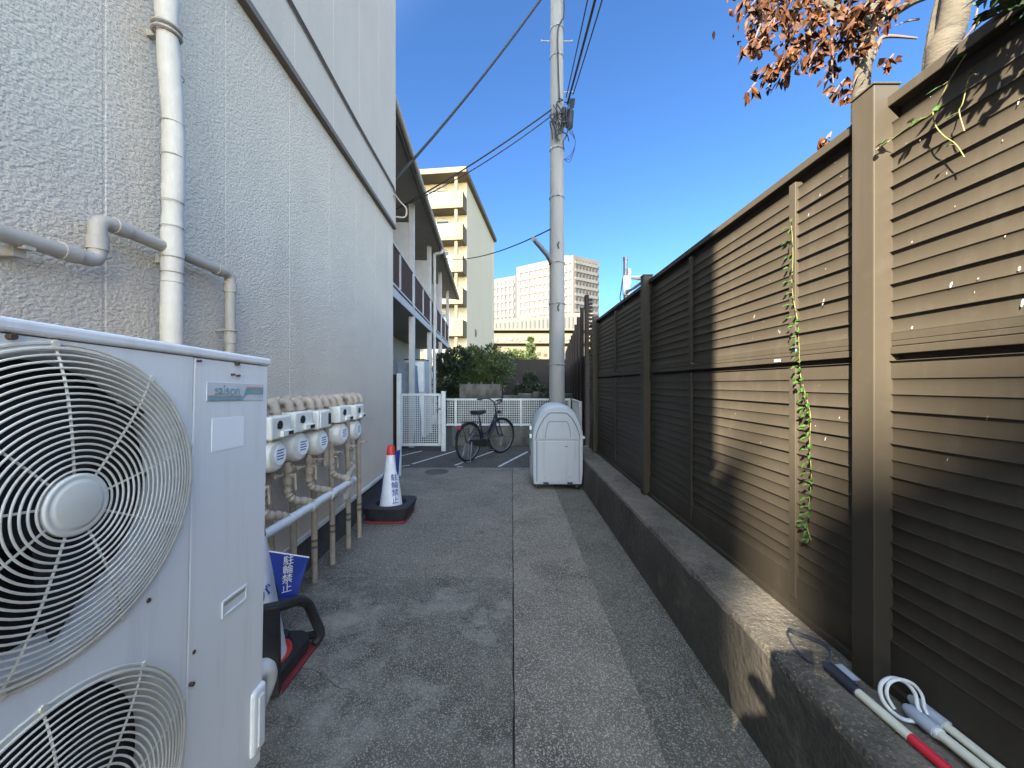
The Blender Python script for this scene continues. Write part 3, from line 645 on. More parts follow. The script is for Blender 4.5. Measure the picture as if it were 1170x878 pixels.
# droppings and small marks stuck on the louvres
rng = random.Random(4)
for k in range(70):
    y = rng.uniform(.7,1.62) if rng.random() < .75 else rng.uniform(1.7,2.5); z = rng.uniform(1.55,2.25) if rng.random()<.8 else rng.uniform(1.1,1.4)
    kk = (z-(MIDT+.012))/.053; fr = (kk % 1.0); 
    x = FX+.005*math.sin(math.pi*min(1,fr))-.0016; s_ = rng.choice([.0009,.0012,.0015,.002,.0035]); hh = s_*rng.uniform(1.2,4.5)
    pts = []
    for j in range(7):
        a = 2*math.pi*j/7; pts.append((x-.0006+.5*math.sin(a)*hh*.55, y+math.cos(a)*s_*rng.uniform(.7,1.2), z+math.sin(a)*hh))
    MB().add(pts, [tuple(range(7))]).build('bird_dropping', 'droppings', fn)
b = MB(); b.box(FX-.0055,FX-.0045,1.76,1.80,MIDT-.001,MIDT+.009); b.build('maker_sticker', 'label_white', fn)
b = MB(); b.box(FX-.0055,FX-.0045,1.88,1.93,TOPZ-.002,TOPZ+.01); b.build('maker_sticker', 'label_white', fn)

# tall dark fence further on
tf = thing('tall_dark_fence', 'taller dark brown finned fence beyond the end of the louvred fence', 'fence')
def TX_(y): return 1.19+.11*(y-6.25)
for i in range(12):
    y = 6.32+1.05*i; x = TX_(y)
    b = MB(); b.box(x,x+.06,y-.05,y+.05,0,2.86); b.build('post', 'fence_far', tf, bev=.004)
    b = MB()
    y2 = y+1.05; x2 = TX_(y2)
    top = 2.86 if i == 0 else 2.02
    for k in range(int(top/.07)):
        z = .2+k*.07
        if z > top-.1: break
        b.hexa([(x+.09,y+.05,z),(x+.12,y+.05,z+.05),(x2+.12,y2-.05,z+.05),(x2+.09,y2-.05,z),(x+.095,y+.05,z-.004),(x+.125,y+.05,z+.046),(x2+.125,y2-.05,z+.046),(x2+.095,y2-.05,z-.004)])
    b.build('louvre_panel', 'fence_far', tf)
    if i == 0:
        b = MB()
        for k in range(40): b.box(x+.062,x+.125,y-.03,y-.02,.3+k*.063,.3+k*.063+.04)
        b.build('end_grating', 'fence_far', tf)
b = MB(); b.hexa([(TX_(6.4)+.14,6.4,.0),(TX_(6.4)+.16,6.4,.0),(TX_(19)+.16,19,.0),(TX_(19)+.14,19,0),(TX_(6.4)+.14,6.4,2.0),(TX_(6.4)+.16,6.4,2.0),(TX_(19)+.16,19,2.0),(TX_(19)+.14,19,2.0)]); b.build('backing_panel', 'fence_far', tf)

# ------------------------------------------------------------------ storage bin
bn = thing('storage_bin', 'light grey arched plastic storage bin with rounded top at the foot of the utility pole', 'storage bin', (.61,5.10,0))
half = [(.325,.07),(.343,.20),(.345,.66),(.340,.76),(.318,.86),(.275,.96),(.215,1.045),(.14,1.105),(.06,1.13)]
prof = [(-x,z) for x,z in half[::-1]][::-1]
outline = [(x,z) for x,z in half]+[(-x,z) for x,z in half[::-1]]
def arch(b, sc, y0, y1, zc=.07, o=outline):
    b.prism([(x*sc, zc+(z-zc)*sc) for x,z in o], 'y', y0, y1)
b = MB()
# smooth shell with rounded front and rear: stack of sections
secs = [(0,.90),(.02,.955),(.05,.985),(.10,1.0),(.56,1.0),(.61,.985),(.64,.95),(.655,.90)]
n = len(outline); vs = []; fs = []
for (y,s_) in secs:
    zz = .07
    for (x,z) in outline: vs.append((x*(.5+.5*s_), y, zz+(z-zz)*(s_ if z > .66 else 1)*(1) if z <= .66 else zz+(.66-zz)+(z-.66)*(s_*1.0)))
for i in range(len(secs)-1):
    for j in range(n): fs.append((i*n+j,i*n+(j+1)%n,(i+1)*n+(j+1)%n,(i+1)*n+j))
fs.append(tuple(range(n))); fs.append(tuple(range(len(secs)*n-1,(len(secs)-1)*n-1,-1)))
b.add(vs, fs); b.build('body', 'bin', bn, True, angle=35)
def inset_outline(lo, hi, sx): return [(x*sx, z) for x,z in outline]
# front lower panel and arched gable panel, proud of body
b = MB(); b.prism([(.275,.10),(.275,.64),(-.275,.64),(-.275,.10)], 'y', -.010, .01); b.build('front_panel', 'bin', bn, bev=.006)
arc = [(.283,.66),(.272,.74),(.235,.84),(.175,.94),(.12,.995),(.085,1.005)]
b = MB(); b.prism(arc+[(-x,z) for x,z in arc[::-1]], 'y', -.012, .01); b.build('gable_panel', 'bin', bn, bev=.006)
rc = [(.165,.685),(.15,.80),(.125,.885),(.105,.895)]
b = MB(); b.prism(rc+[(-x,z) for x,z in rc[::-1]], 'y', -.0165, -.012); b.build('recess_panel', 'bin', bn, bev=.003)
b = MB(); pts = [(x*1.03,-.0135,.68+(z-.68)*1.03) for x,z in rc]+[(-x*1.03,-.0135,.68+(z-.68)*1.03) for x,z in rc[::-1]]
b.tube(pts, .0035, 6); pts = [(x*1.035,-.004,.66+(z-.66)*1.035) for x,z in arc]+[(-x*1.035,-.004,.66+(z-.66)*1.035) for x,z in arc[::-1]]
b.tube(pts, .005, 6); b.tube([(.281,-.003,.10),(.281,-.003,.645)], .004, 6); b.tube([(-.281,-.003,.10),(-.281,-.003,.645)], .004, 6)
b.tube([(.281,-.001,.648),(.34,.03,.648)], .004,6); b.tube([(-.281,-.001,.648),(-.34,.03,.648)], .004,6)
b.build('panel_seam', 'bin_groove', bn, True)
for s_ in (-1,1):
    b = MB(); b.lathe([(0,-.02),(.022,-.018),(.026,-.010)], (s_*.16,0,.155), 'y', 16); b.box(s_*.16-.018,s_*.16+.018,-.018,-.010,.10,.14); b.build('foot_boss', 'bin', bn, True)
    b = MB(); b.box(s_*.16-.035,s_*.16+.035,-.013,.03,.066,.098); b.build('dark_slot', 'black', bn)
    for yy in (.06,.58):
        b = MB(); b.lathe([(0,-.018),(.034,-.018),(.034,.018),(0,.018)], (s_*.26,yy,.034), 'x', 18); b.build('caster', 'black', bn, True)
b = MB(); b.box(-.372,-.343,.10,.17,.665,.72); b.build('latch', 'ac_white', bn, bev=.008)
b = MB(); b.box(-.365,-.335,.22,.30,.76,.82); b.build('latch', 'ac_white', bn, bev=.008)
b = MB(); b.box(.338,.366,.03,.09,.665,.70); b.build('latch', 'ac_white', bn, bev=.008)
b = MB(); b.box(-.352,-.342,.12,.58,.16,.63); b.build('side_door', 'bin', bn, bev=.01)
b = MB(); b.box(-.358,-.350,.2,.5,.40,.46); b.build('side_handle', 'bin_groove', bn, bev=.003)
b = MB(); b.box(.09,.13,-.0112,-.010,.565,.575); b.build('small_plate', 'bin_groove', bn)

# ------------------------------------------------------------------ utility pole and wires
up_ = thing('utility_pole', 'grey concrete utility pole rising behind the storage bin', 'utility pole', (.73,6.25,0))
b = MB(); b.lathe([(.142,0),(.128,1.2),(.122,3),(.110,5.5),(.100,8),(.09,11)], n=36); b.build('shaft', 'pole', up_, True)
for z in (1.72,3.36,4.42,5.2,6.7,7.15,2.7):
    b = MB(); r = .142-.0047*z
    b.lathe([(r+.001,z-.012),(r+.005,z-.010),(r+.005,z+.010),(r+.001,z+.012)], n=36); b.tube([(-.02,-r-.012,z),(.03,-r-.012,z)], .008, 8)
    b.build('band', 'pole' if z < 3.4 else 'steel', up_, True)
for (z,s_) in ((6.98,-1),(6.98,1),(6.15,1)):
    r = .142-.0047*z; b = MB(); b.tube([(s_*r,0,z),(s_*(r+.14),0,z)], .009, 8); b.tube([(s_*(r+.14),0,z-.015),(s_*(r+.14),0,z+.02)], .009, 8); b.build('climbing_step', 'steel', up_, True)
b = MB(); b.tube([(-.10,-.06,3.36),(-.18,-.25,3.42),(-.42,-.7,3.50)], [.035,.04,.035], 12); b.build('lamp_arm', 'steel', up_, True)
for z in (3.62,2.62):
    b = MB(); b.tube([(.015,-.128,z-.06),(.0,-.128,z),(.02,-.128,z+.05)], .012, 6); b.build('pole_hook', 'cable', up_, True)
b = MB()
rg = random.Random(3)
for k in range(12):
    x = rg.uniform(-.08,.12); z = rg.uniform(5.2,6.0); pts = [(x,-.14,z)]
    for j in range(5): pts.append((x+rg.uniform(-.07,.09),-.14-rg.uniform(0,.05),z-.1*j+rg.uniform(-.05,.05)))
    b.tube(smooth_path(pts,4), .009, 6)
for k in range(3): b.tube(smooth_path([(.08,-.13,5.55),(.2,-.13,5.5-.05*k),(.28,-.13,5.25),(.2,-.13,5.05-.05*k),(.1,-.13,4.98)],5), .004, 5)
b.tube(smooth_path([(.05,-.11,7.9),(.10,-.12,7.5),(.09,-.12,7.25),(.06,-.12,7.2),(.0,-.13,7.0),(.01,-.13,6.4),(.03,-.13,5.9)],5), .011, 6)
b.build('cable_tangle', 'cable', up_, True)
b = MB(); b.tube([(.17,-.13,5.45),(.185,-.13,5.5),(.20,-.13,5.74),(.195,-.13,5.80)], [.02,.055,.055,.02], 14)
b.tube([(.09,-.12,5.52),(.10,-.12,5.8)], .04, 10)
for k in range(6): b.tube([(.2+.01*k,-.13,5.8),(.19+.016*k,-.13,5.95)], .008, 5)
b.build('splice_closure', 'cable', up_, True)
def wire(label, pts, r, m='cable'):
    o = MB().tube(pts, r, 8).build('overhead_wire', m, None, True); return tag(o, label, 'wire', 'overhead wires')
wire('thick black service wire from the pole top down to the stucco corner', hang((.70,6.15,7.9),(-1.62,5.12,4.05),.10), .018)
wire('upper black wire sloping from the pole splice towards the apartment roof', hang((.65,6.2,5.84),(-2.05,7.0,4.62),.06), .012)
wire('lower thin black wire sloping from the pole splice towards the apartment roof', hang((.65,6.2,5.74),(-2.1,6.7,4.42),.12), .009)
wire('thin lone wire from the middle of the pole to the apartment gutter', hang((.62,6.2,3.90),(-2.3,12.2,5.42),.22), .011)
wire('leftmost of the three wires running overhead from the pole splice', hang((.86,6.1,5.95),(.90,-9,7.4),.8,40), .008)
wire('middle thick wire of the three running overhead from the pole splice', hang((.88,6.1,5.85),(1.25,-9,7.2),.8,40), .016)
wire('rightmost of the three wires running overhead from the pole splice', hang((.97,6.1,6.0),(1.6,-9,7.3),.8,40), .009)

# ------------------------------------------------------------------ security mast
cm = thing('camera_mast', 'slim grey mast with security camera standing above the louvred fence', 'camera mast', (1.285,4.35,0))
b = MB(); b.tube([(0,0,1.2),(0,0,2.83)], .024, 14); b.tube([(0,0,2.80),(0,0,2.835)], .027, 14); b.build('mast', 'steel', cm, True)
b = MB(); b.box(-.04,.04,-.05,-.02,2.40,2.62); b.box(.015,.055,-.04,.02,2.52,2.70); b.build('equipment_box', 'pipe_white', cm, bev=.006)
b = MB(); b.tube([(.05,-.03,2.60),(.12,-.06,2.585),(.165,-.10,2.575)], [.018,.026,.026], 14); b.build('camera_body', 'pipe_white', cm, True)
b = MB(); b.tube([(.0,-.02,2.42),(-.06,-.83,2.36)], .012, 8); b.tube([(.0,-.02,2.45),(-.03,-.4,2.38),(-.06,-.83,2.35)], .01, 8); b.build('bracket', 'steel', cm, True)
b = MB(); b.tube(smooth_path([(-.03,0,2.6),(-.05,0,2.45),(-.06,0,2.36),(-.02,0,2.30)]), .006, 6); b.build('lead', 'cable', cm, True)

# ------------------------------------------------------------------ white mesh fence + dwarf wall + gate
dw = thing('dwarf_block_wall', 'low grey block wall under the white mesh fence behind the bicycle', 'low wall')
b = MB()
for i in range(7):
    for j in range(2):
        x0 = -1.35+i*.4-(0 if j else .0); b.box(x0+.004,x0+.396,8.62,8.76,.01+j*.22,.01+j*.22+.214)
b.build('blocks', 'block', dw, bev=.004)
b = MB(); b.box(-1.35,1.45,8.63,8.75,0,.445); b.build('mortar', 'foundation', dw)
def mesh_panel(parent, x0, x1, z0, z1, y, nx, nz, fr=.03, w=.007, name='mesh', posts=(), along='x', m='mesh_white'):
    b = MB(); 
    def bx(a0,a1,c0,c1,t): b.box(a0,a1,y-t/2,y+t/2,c0,c1)
    for i in range(1,nx): x = x0+(x1-x0)*i/nx; bx(x-w/2,x+w/2,z0+fr,z1-fr,w)
    for i in range(1,nz): z = z0+(z1-z0)*i/nz; bx(x0+fr,x1-fr,z-w/2,z+w/2,w*.8)
    b.build(name, m, parent)
    b = MB(); bx(x0,x1,z1-fr,z1,.035); b.build('top_rail', m, parent, bev=.004)
    b = MB(); bx(x0,x1,z0,z0+fr,.035); b.build('bottom_rail', m, parent, bev=.004)
mf = thing('white_mesh_fence', 'white wire mesh fence standing on the low block wall behind the bicycle', 'fence')
mesh_panel(mf, -1.5,1.30,.46,1.07,8.69,56,12,.035,.009)
for x in (-1.27,.20,1.05,1.30):
    b = MB(); b.box(x-.02,x+.02,8.655,8.725,.45,1.075); b.build('post', 'mesh_white', mf, bev=.004)
sf = thing('short_side_mesh_fence', 'short white mesh fence returning beside the tall dark fence', 'fence', (1.36,8.69,0), R(-90-3))
mesh_panel(sf, 0.05,1.5,.46,1.07,0,28,12,.035,.009)
b = MB(); b.box(1.46,1.50,-.03,.03,.0,1.075); b.build('post', 'mesh_white', sf, bev=.004)
g = thing('mesh_gate', 'white wire mesh gate left of the bicycle', 'gate', (-2.33,8.02,0))
mesh_panel(g, 0,.84,.11,1.20,0,19,24,.05,.009)
b = MB(); b.box(0,.045,-.02,.02,.11,1.20); b.build('stile', 'mesh_white', g, bev=.004)
b = MB(); b.box(.80,.845,-.021,.021,.11,1.20); b.build('stile', 'mesh_white', g, bev=.004)
b = MB(); b.box(.80,.86,-.045,-.02,.86,.90); b.box(.75,.83,-.05,-.04,.86,.875); b.build('latch', 'steel', g, bev=.003)
gp = MB(); gp.box(-1.47,-1.385,7.98,8.06,0,1.25); tag(gp.build('gate_post', 'mesh_white', None, bev=.005), 'square white gate post between the mesh gate and the mesh fence', 'post')
wp_ = thing('white_corner_post', 'tall white post backed by a dark brown board at the stucco building corner', 'post', (-1.72,5.85,0))
b = MB(); b.box(-.03,.03,-.03,.03,0,1.56); b.build('post', 'mesh_white', wp_, bev=.004)
b = MB(); b.box(-.35,-.031,-.02,.02,0.05,1.545); b.build('board', 'fence_far', wp_, bev=.003)

# ------------------------------------------------------------------ bicycle
r0 = Vector((-.78,6.92,0)); r1 = Vector((-.235,7.78,0)); ang = math.atan2(r1.y-r0.y, r1.x-r0.x)
bk = thing('bicycle', 'dark blue city bicycle parked on the striped asphalt', 'bicycle', tuple(r0), ang)
WB = (r1-r0).length*1.03; WR = .355
def wheel(loc, steer):
    wo = MB()
    wo.ring((0,0,0), WR-.018, .021, 'y', 48, 8)
    o = wo.build('wheel', 'tyre', bk, True); o.location = loc; o.rotation_euler = (0,0,steer)
    ri = MB(); ri.ring((0,0,0), WR-.042, .011, 'y', 48, 6); ri.build('rim', 'rim', o, True)
    sp = MB()
    for k in range(28):
        a = 2*math.pi*k/28; s_ = .02 if k%2 else -.02; sp.tube([(.03*math.cos(a+.8),s_,.03*math.sin(a+.8)),((WR-.045)*math.cos(a),0,(WR-.045)*math.sin(a))], .0018, 4)
    sp.tube([(0,-.04,0),(0,.04,0)], .018, 10); sp.build('spokes', 'rim', o, True)
    fe = MB(); pts = []
    for k in range(19):
        a = R(-5+k*9.5) if steer == 0 else R(20+k*7.6)
        pts.append(((WR+.018)*math.cos(a), 0, (WR+.018)*math.sin(a)))
    fe.band(pts, .045, .003, (0,1,0)); 
    fe.v = []; fe.f = []
    vs = []; fs = []
    for p in pts:
        rad = Vector(p).normalized()
        vs += [Vector(p)+Vector((0,-.026,0))-rad*.008, Vector(p), Vector(p)+Vector((0,.026,0))-rad*.008]
    for k in range(len(pts)-1):
        for j in range(2): fs.append((3*k+j,3*k+j+1,3*k+4+j,3*k+3+j))
    fe.add(vs, fs); f_ = fe.build('mudguard', 'bike_blue', o if steer else bk, True)
    if not steer: f_.location = loc
    return o
wheel((0,0,WR), 0); fw = wheel((WB,0,WR), R(-14))
b = MB()
BB = (WB*.44,0,.28); ST = (WB*.30,0,.78); HT = (WB*.80,0,.90); HB = (WB*.84,0,.70)
b.tube([BB,ST], .016, 10); b.tube(smooth_path([HB,(WB*.68,0,.48),(WB*.54,0,.33),BB]), .022, 10); b.tube(smooth_path([(WB*.81,0,.82),(WB*.66,0,.60),(WB*.50,0,.46),(WB*.39,0,.47)]), .016, 10)
b.tube([HT,HB], .021, 10)
for s_ in (-1,1): b.tube([(WB*.43,s_*.03,.28),(0,s_*.06,WR)], .010, 8); b.tube([(WB*.32,s_*.02,.70),(0,s_*.06,WR)], .009, 8)
b.build('frame', 'bike_blue', bk, True)
b = MB()
for s_ in (-1,1): b.tube([(WB*.845,s_*.035,.72),(WB*.87,s_*.045,.6),(WB*.95,s_*.05,WR+.04),(WB,s_*.05,WR)], .012, 8)
b.tube([(WB*.845,-.04,.71),(WB*.845,.04,.71)], .016, 8); b.build('fork', 'bike_blue', bk, True)
b = MB(); b.tube([HT,(WB*.775,0,1.02)], .013, 10)
hb = [(WB*.62,.29,1.09),(WB*.68,.28,1.10),(WB*.80,.20,1.10),(WB*.84,.10,1.04),(WB*.80,.0,1.0),(WB*.84,-.10,1.04),(WB*.80,-.20,1.10),(WB*.68,-.28,1.10),(WB*.62,-.29,1.09)]
rotm = Matrix.Translation((WB*.80,0,0)) @ Matrix.Rotation(R(-14),4,'Z') @ Matrix.Translation((-WB*.80,0,0))
hb = [rotm @ Vector(p) for p in hb]
b.tube(smooth_path(hb,5), .012, 10); hbo = b.build('handlebar', 'black', bk, True)
for a0,a1 in ((0,1),(8,7)):
    b = MB(); b.tube([hb[a0]+(hb[a0]-hb[a1])*.5, hb[a0], hb[a1]], .018, 10); b.tube([hb[a1]+Vector((.03,0,-.01)),hb[a0]+Vector((.03,0,-.05))], .006, 6); b.build('grip', 'black', hbo, True)
b = MB(); b.tube(smooth_path([(WB*.84,.08,1.03),(WB*.92,.06,.98),(WB*.87,.03,.85)]), .004, 5); b.tube(smooth_path([(WB*.84,-.08,1.03),(WB*.93,-.03,.95),(WB*.87,-.03,.8)]), .004, 5); b.build('brake_cable', 'black', bk, True)
b = MB(); vs = [(WB*.16,-.115,.88),(WB*.16,.115,.88),(WB*.31,.09,.88),(WB*.47,.025,.88),(WB*.47,-.025,.88),(WB*.31,-.09,.88)]
b.add([Vector(v)+Vector((0,0,dz)) for dz in (-.045,.03) for v in vs], [(0,1,2,3,4,5),(11,10,9,8,7,6)]+[(i,(i+1)%6,(i+1)%6+6,i+6) for i in range(6)]); b.build('saddle', 'black', bk, bev=.02, seg=3)
b = MB(); b.tube([(WB*.30,0,.76),(WB*.29,0,.84)], .012, 8); b.tube(smooth_path([(WB*.22,-.05,.83),(WB*.20,-.05,.78),(WB*.24,-.05,.77)]), .01,6); b.tube(smooth_path([(WB*.22,.05,.83),(WB*.20,.05,.78),(WB*.24,.05,.77)]), .01,6); b.build('seat_post', 'steel', bk, True)
b = MB(); b.prism([(-.05,WR-.04),(-.05,WR+.05),(WB*.42,.36),(WB*.50,.30),(WB*.46,.22),(WB*.40,.21)], 'y', -.065, -.045); b.build('chain_case', 'black', bk, bev=.008)
b = MB(); b.tube([(WB*.44,-.07,.28),(WB*.44,.07,.28)], .012, 8); b.tube([(WB*.44,-.08,.28),(WB*.52,-.085,.14)], .009, 8); b.tube([(WB*.44,.08,.28),(WB*.36,.085,.42)], .009, 8)
b.box(WB*.48,WB*.57,-.17,-.09,.13,.15); b.box(WB*.31,WB*.40,.09,.17,.41,.43); b.build('crank', 'black', bk)
b = MB()
for s_ in (-1,1): b.tube([(-.0,s_*.07,WR),(-.08,s_*.10,.02)], .010, 8)
b.tube([(-.08,-.10,.015),(-.08,.10,.015)], .010, 8); b.tube([(-.08,.1,.015),(-.02,.1,.012)], .01, 8); b.build('stand', 'steel', bk, True)
b = MB(); b.box(-.27,-.25,-.025,.025,.60,.66); b.build('rear_reflector', 'red', bk, bev=.004)
b = MB()
for s_ in (-1,1): b.tube([(WB*.27,s_*.06,.70),(-.15,s_*.06,.73)], .007, 6); b.tube([(-.13,s_*.06,.73),(0,s_*.06,WR)], .006, 6)
b.tube([(-.15,-.06,.73),(-.15,.06,.73)], .007, 6); b.build('rear_carrier', 'black', bk, True)
b = MB(); b.lathe([(0,.03),(.03,.03),(.038,-.02),(.0,-.03)], (WB*.93,0,.84), 'x', 16); b.build('headlamp', 'black', bk, True)

# ------------------------------------------------------------------ apartment house behind
ap = thing('apartment_house', 'two-storey apartment house with white posts and brown balcony rails beyond the stucco building', 'building', (-2.02,5.6,0), R(3.8))
b = MB(); b.box(-5,-1.30,0,11.6,0,5.3); b.build('wall', 'apt_wall', ap)
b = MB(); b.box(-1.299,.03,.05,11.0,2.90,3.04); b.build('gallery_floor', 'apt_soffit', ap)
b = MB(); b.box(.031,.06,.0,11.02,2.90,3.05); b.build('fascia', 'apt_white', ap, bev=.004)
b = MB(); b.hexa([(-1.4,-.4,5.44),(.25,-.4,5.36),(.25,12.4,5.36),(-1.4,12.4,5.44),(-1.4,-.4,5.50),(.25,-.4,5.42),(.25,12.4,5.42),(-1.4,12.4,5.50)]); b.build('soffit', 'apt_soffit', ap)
b = MB(); b.hexa([(-5,-.5,6.9),(.30,-.5,5.43),(.30,12.5,5.43),(-5,12.5,6.9),(-5,-.5,7.0),(.30,-.5,5.53),(.30,12.5,5.53),(-5,12.5,7.0)]); b.build('roof', 'roof', ap)
b = MB(); b.box(.252,.30,-.4,12.4,5.34,5.425); b.build('roof_edge', 'roof', ap)
b = MB(); b.tube([(.34,-.5,5.42),(.34,12.5,5.40)], .05, 12); b.build('gutter', 'pipe_grey', ap, True)
for y in (.3,2.9,5.5,8.1,10.7):
    b = MB(); b.box(-.06,.06,y-.06,y+.06,0,2.89); b.build('post', 'apt_white', ap, bev=.006)
    b = MB(); b.box(-.06,.055,y-.06,y+.06,3.05,5.38); b.build('post', 'apt_white', ap, bev=.006)
b = MB(); b.tube(elbow([(.34,5.72,5.38),(.34,5.72,5.28),(.115,5.72,5.22),(.115,5.72,.5)],.04), .045, 12); b.build('downpipe', 'apt_white', ap, True)
ys = [.3,2.9,5.5,8.1,10.7]
b = MB(); b.box(.0,.05,0.05,11.0,3.82,3.86); b.build('handrail', 'apt_white', ap, bev=.004)
b = MB(); b.box(.0,.04,0.05,11.0,3.12,3.16); b.build('bottom_rail', 'apt_white', ap, bev=.004)
for k in range(4):
    for h in range(2):
        a = ys[k]+.08+h*1.26; c = a+1.16; bb = MB(); q_ = 12
        for i in range(q_): bb.box(.015,.03,a+i*(c-a)/q_,a+(i+.82)*(c-a)/q_,3.17,3.81)
        bb.build('rail_panel', 'apt_rail', ap)
        bb = MB(); bb.box(.0,.05,c+.02,c+.06,3.16,3.82); bb.build('rail_stanchion', 'apt_white', ap)
for y in (1.2,3.9,6.6,9.2):
    for z0 in (.02,3.06):
        b = MB(); b.box(-1.299,-1.26,y,y+.85,z0,z0+2.0); d = b.build('door', 'apt_white', ap, bev=.005)
        b = MB(); b.tube([(-1.255,y+.75,z0+1.0),(-1.22,y+.75,z0+1.0)], .02, 8); b.build('door_knob', 'steel', d)
    b = MB(); b.box(-1.299,-1.27,y-.75,y-.15,4.1,4.8); b.build('window', 'glass', ap)
for y in (1.6,4.2,6.8):
    b = MB(); b.box(-1.25,-.06,y+1.25,y+1.29,3.06,4.95); b.build('partition', 'apt_white', ap)
for (y0_,y1_) in ((6.9,7.5),(8.7,9.3)):
    b = MB(); b.box(-.55,-.47,y0_,y1_,5.33,5.375); b.build('ceiling_light', 'white', ap)
# cabinets and tarp under the gallery
for (x0,x1,Y,zt,lab) in ((-2.80,-2.27,10.0,2.02,'tall white cabinet under the gallery, nearer the mesh gate'),(-2.95,-2.49,12.9,1.85,'white cabinet under the gallery, farther from the mesh gate')):
    t = thing('storage_cabinet', lab, 'cabinet', (x0,Y,0), 0, 'white cabinets under the gallery')
    b = MB(); b.box(0,x1-x0,0,.5,.02,zt); b.build('carcass', 'apt_white', t, bev=.01)
    b = MB(); b.box(.03,x1-x0-.03,-.015,0,.05,1.15); b.build('door', 'ac_white', t, bev=.006)
    b = MB(); b.box(.03,x1-x0-.03,-.015,0,1.20,zt-.04); b.build('door', 'ac_white', t, bev=.006)
    b = MB(); b.box(-.005,x1-x0+.005,-.018,.5,zt,zt+.03); b.build('top', 'black', t)
b = MB(); vs = []; fs = []
nx, nz = 14, 12
for i in range(nx+1):
    for j in range(nz+1):
        u = i/nx; v = j/nz; top = 1.98-.12*u
        x = -3.0+u*(.72)+(1-v)*.16*u; z = .02+v*top
        vs.append((x+.02*noise.noise(Vector((u*6,v*2,1))), 8.55+.05*noise.noise(Vector((u*9,v*3,0)))-.12*(1-v), z))
for i in range(nx):
    for j in range(nz): a = i*(nz+1)+j; fs.append((a,a+nz+1,a+nz+2,a+1))
k0 = len(vs)
vs += [Vector(v)+Vector((0,.7,-.05)) for v in vs]
nn_ = nz+1
for i in range(nx): fs.append((i*nn_+nz,(i+1)*nn_+nz,k0+(i+1)*nn_+nz,k0+i*nn_+nz))
for j in range(nz): fs.append((nx*nn_+j,nx*nn_+j+1,k0+nx*nn_+j+1,k0+nx*nn_+j)); fs.append((j,j+1,k0+j+1,k0+j))
b.add(vs, fs); tag(b.build('tarp_cover', 'tarp', None, True, angle=60), 'slanting grey tarp covered stack under the gallery behind the mesh gate', 'tarp')

# ------------------------------------------------------------------ cream apartment tower
tw = thing('apartment_tower', 'sunlit cream apartment tower with stacked balconies and a blank side wall', 'building', (-3.95,33.7,0), R(-6.8))
b = MB(); b.box(-12,0,0,13.6,0,19.1); b.build('main_block', 'tower_side', tw)
b = MB(); b.box(-12.3,.35,-1.7,14.4,19.1,19.55); b.build('roof_slab', 'tower', tw, bev=.03)
for k in range(7):
    zb = 16.35-2.7*k
    b = MB(); b.box(-12,-.02,-1.45,-.002,zb-.12,zb+.05); b.build('balcony_slab', 'tower', tw)
    b = MB(); b.box(-.9,-.02,-1.5,-1.38,zb-.10,zb+1.3); b.box(-12,-3.4,-1.5,-1.38,zb-.1,zb+1.3); b.box(-.14,-.02,-1.38,-.01,zb+.05,zb+1.3); b.box(-3.4,-.9,-1.5,-1.38,zb-.10,zb+.22); b.build('parapet', 'tower', tw)
    b = MB()
    for i in range(14): b.box(-3.38+i*.178,-3.38+i*.178+(.12 if i%5 else .17),-1.46,-1.42,zb+.22,zb+1.18)
    b.box(-3.4,-.9,-1.48,-1.40,zb+1.2,zb+1.28); b.build('railing', 'tower_rail', tw)
    b = MB(); b.box(-.75,-.5,-1.36,-1.1,zb+.05,zb+2.58); b.build('column', 'tower', tw)
    b = MB(); b.box(-4.6,-4.5,-1.36,-.01,zb+.05,zb+2.58); b.build('partition', 'tower', tw)
    b = MB(); b.box(-3.9,-1.6,-.03,-.003,zb+.2,zb+2.1); b.build('window', 'glass', tw)
    b = MB(); b.box(-3.94,-3.86,-.05,-.031,zb+.2,zb+2.1); b.box(-2.8,-2.72,-.05,-.031,zb+.2,zb+2.1); b.box(-1.64,-1.56,-.05,-.031,zb+.2,zb+2.1); b.build('window_frame', 'ac_white', tw)
    b = MB(); b.tube([(-2.5,-.7,zb+2.0),(-2.2,-.9,zb+2.05),(-1.6,-.6,zb+2.05)], .04, 6); b.box(-1.3,-.9,-.5,-.1,zb+.1,zb+.8); b.build('laundry_pole', 'tower_rail', tw)
b = MB(); b.box(.001,.06,3.2,3.9,6.0,6.7); b.build('vent', 'glass', tw)
b = MB(); b.box(-.5,.05,13.4,14.1,0,19.0); b.build('corner_pier', 'tower_side', tw)

# ------------------------------------------------------------------ far high-rise, podium and deck
def quad_block(b, A, B, C, z0, z1):   # A->B front edge, back shift C
    A=Vector((*A,0)); B=Vector((*B,0)); C=Vector((*C,0)); b.hexa([A+Vector((0,0,z0)),B+Vector((0,0,z0)),B+C+Vector((0,0,z0)),A+C+Vector((0,0,z0)),A+Vector((0,0,z1)),B+Vector((0,0,z1)),B+C+Vector((0,0,z1)),A+C+Vector((0,0,z1))])
hr = thing('highrise_block', 'distant white high-rise with narrow vertical window strips behind the utility pole', 'building', (22.3,140,0))
Lv = Vector((-20.5,14.6,0)); Rv = Vector((11.0,7.2,0))
b = MB(); quad_block(b, (0,0), (Rv.x,Rv.y), (Lv.x,Lv.y), 0, 48.4); b.build('tower_shell', 'hotel', hr)
ln = Vector((-14.6,-20.5,0)).normalized(); ld = Lv.normalized(); rd = Rv.normalized(); rn = Vector((7.2,-11.0,0)).normalized()
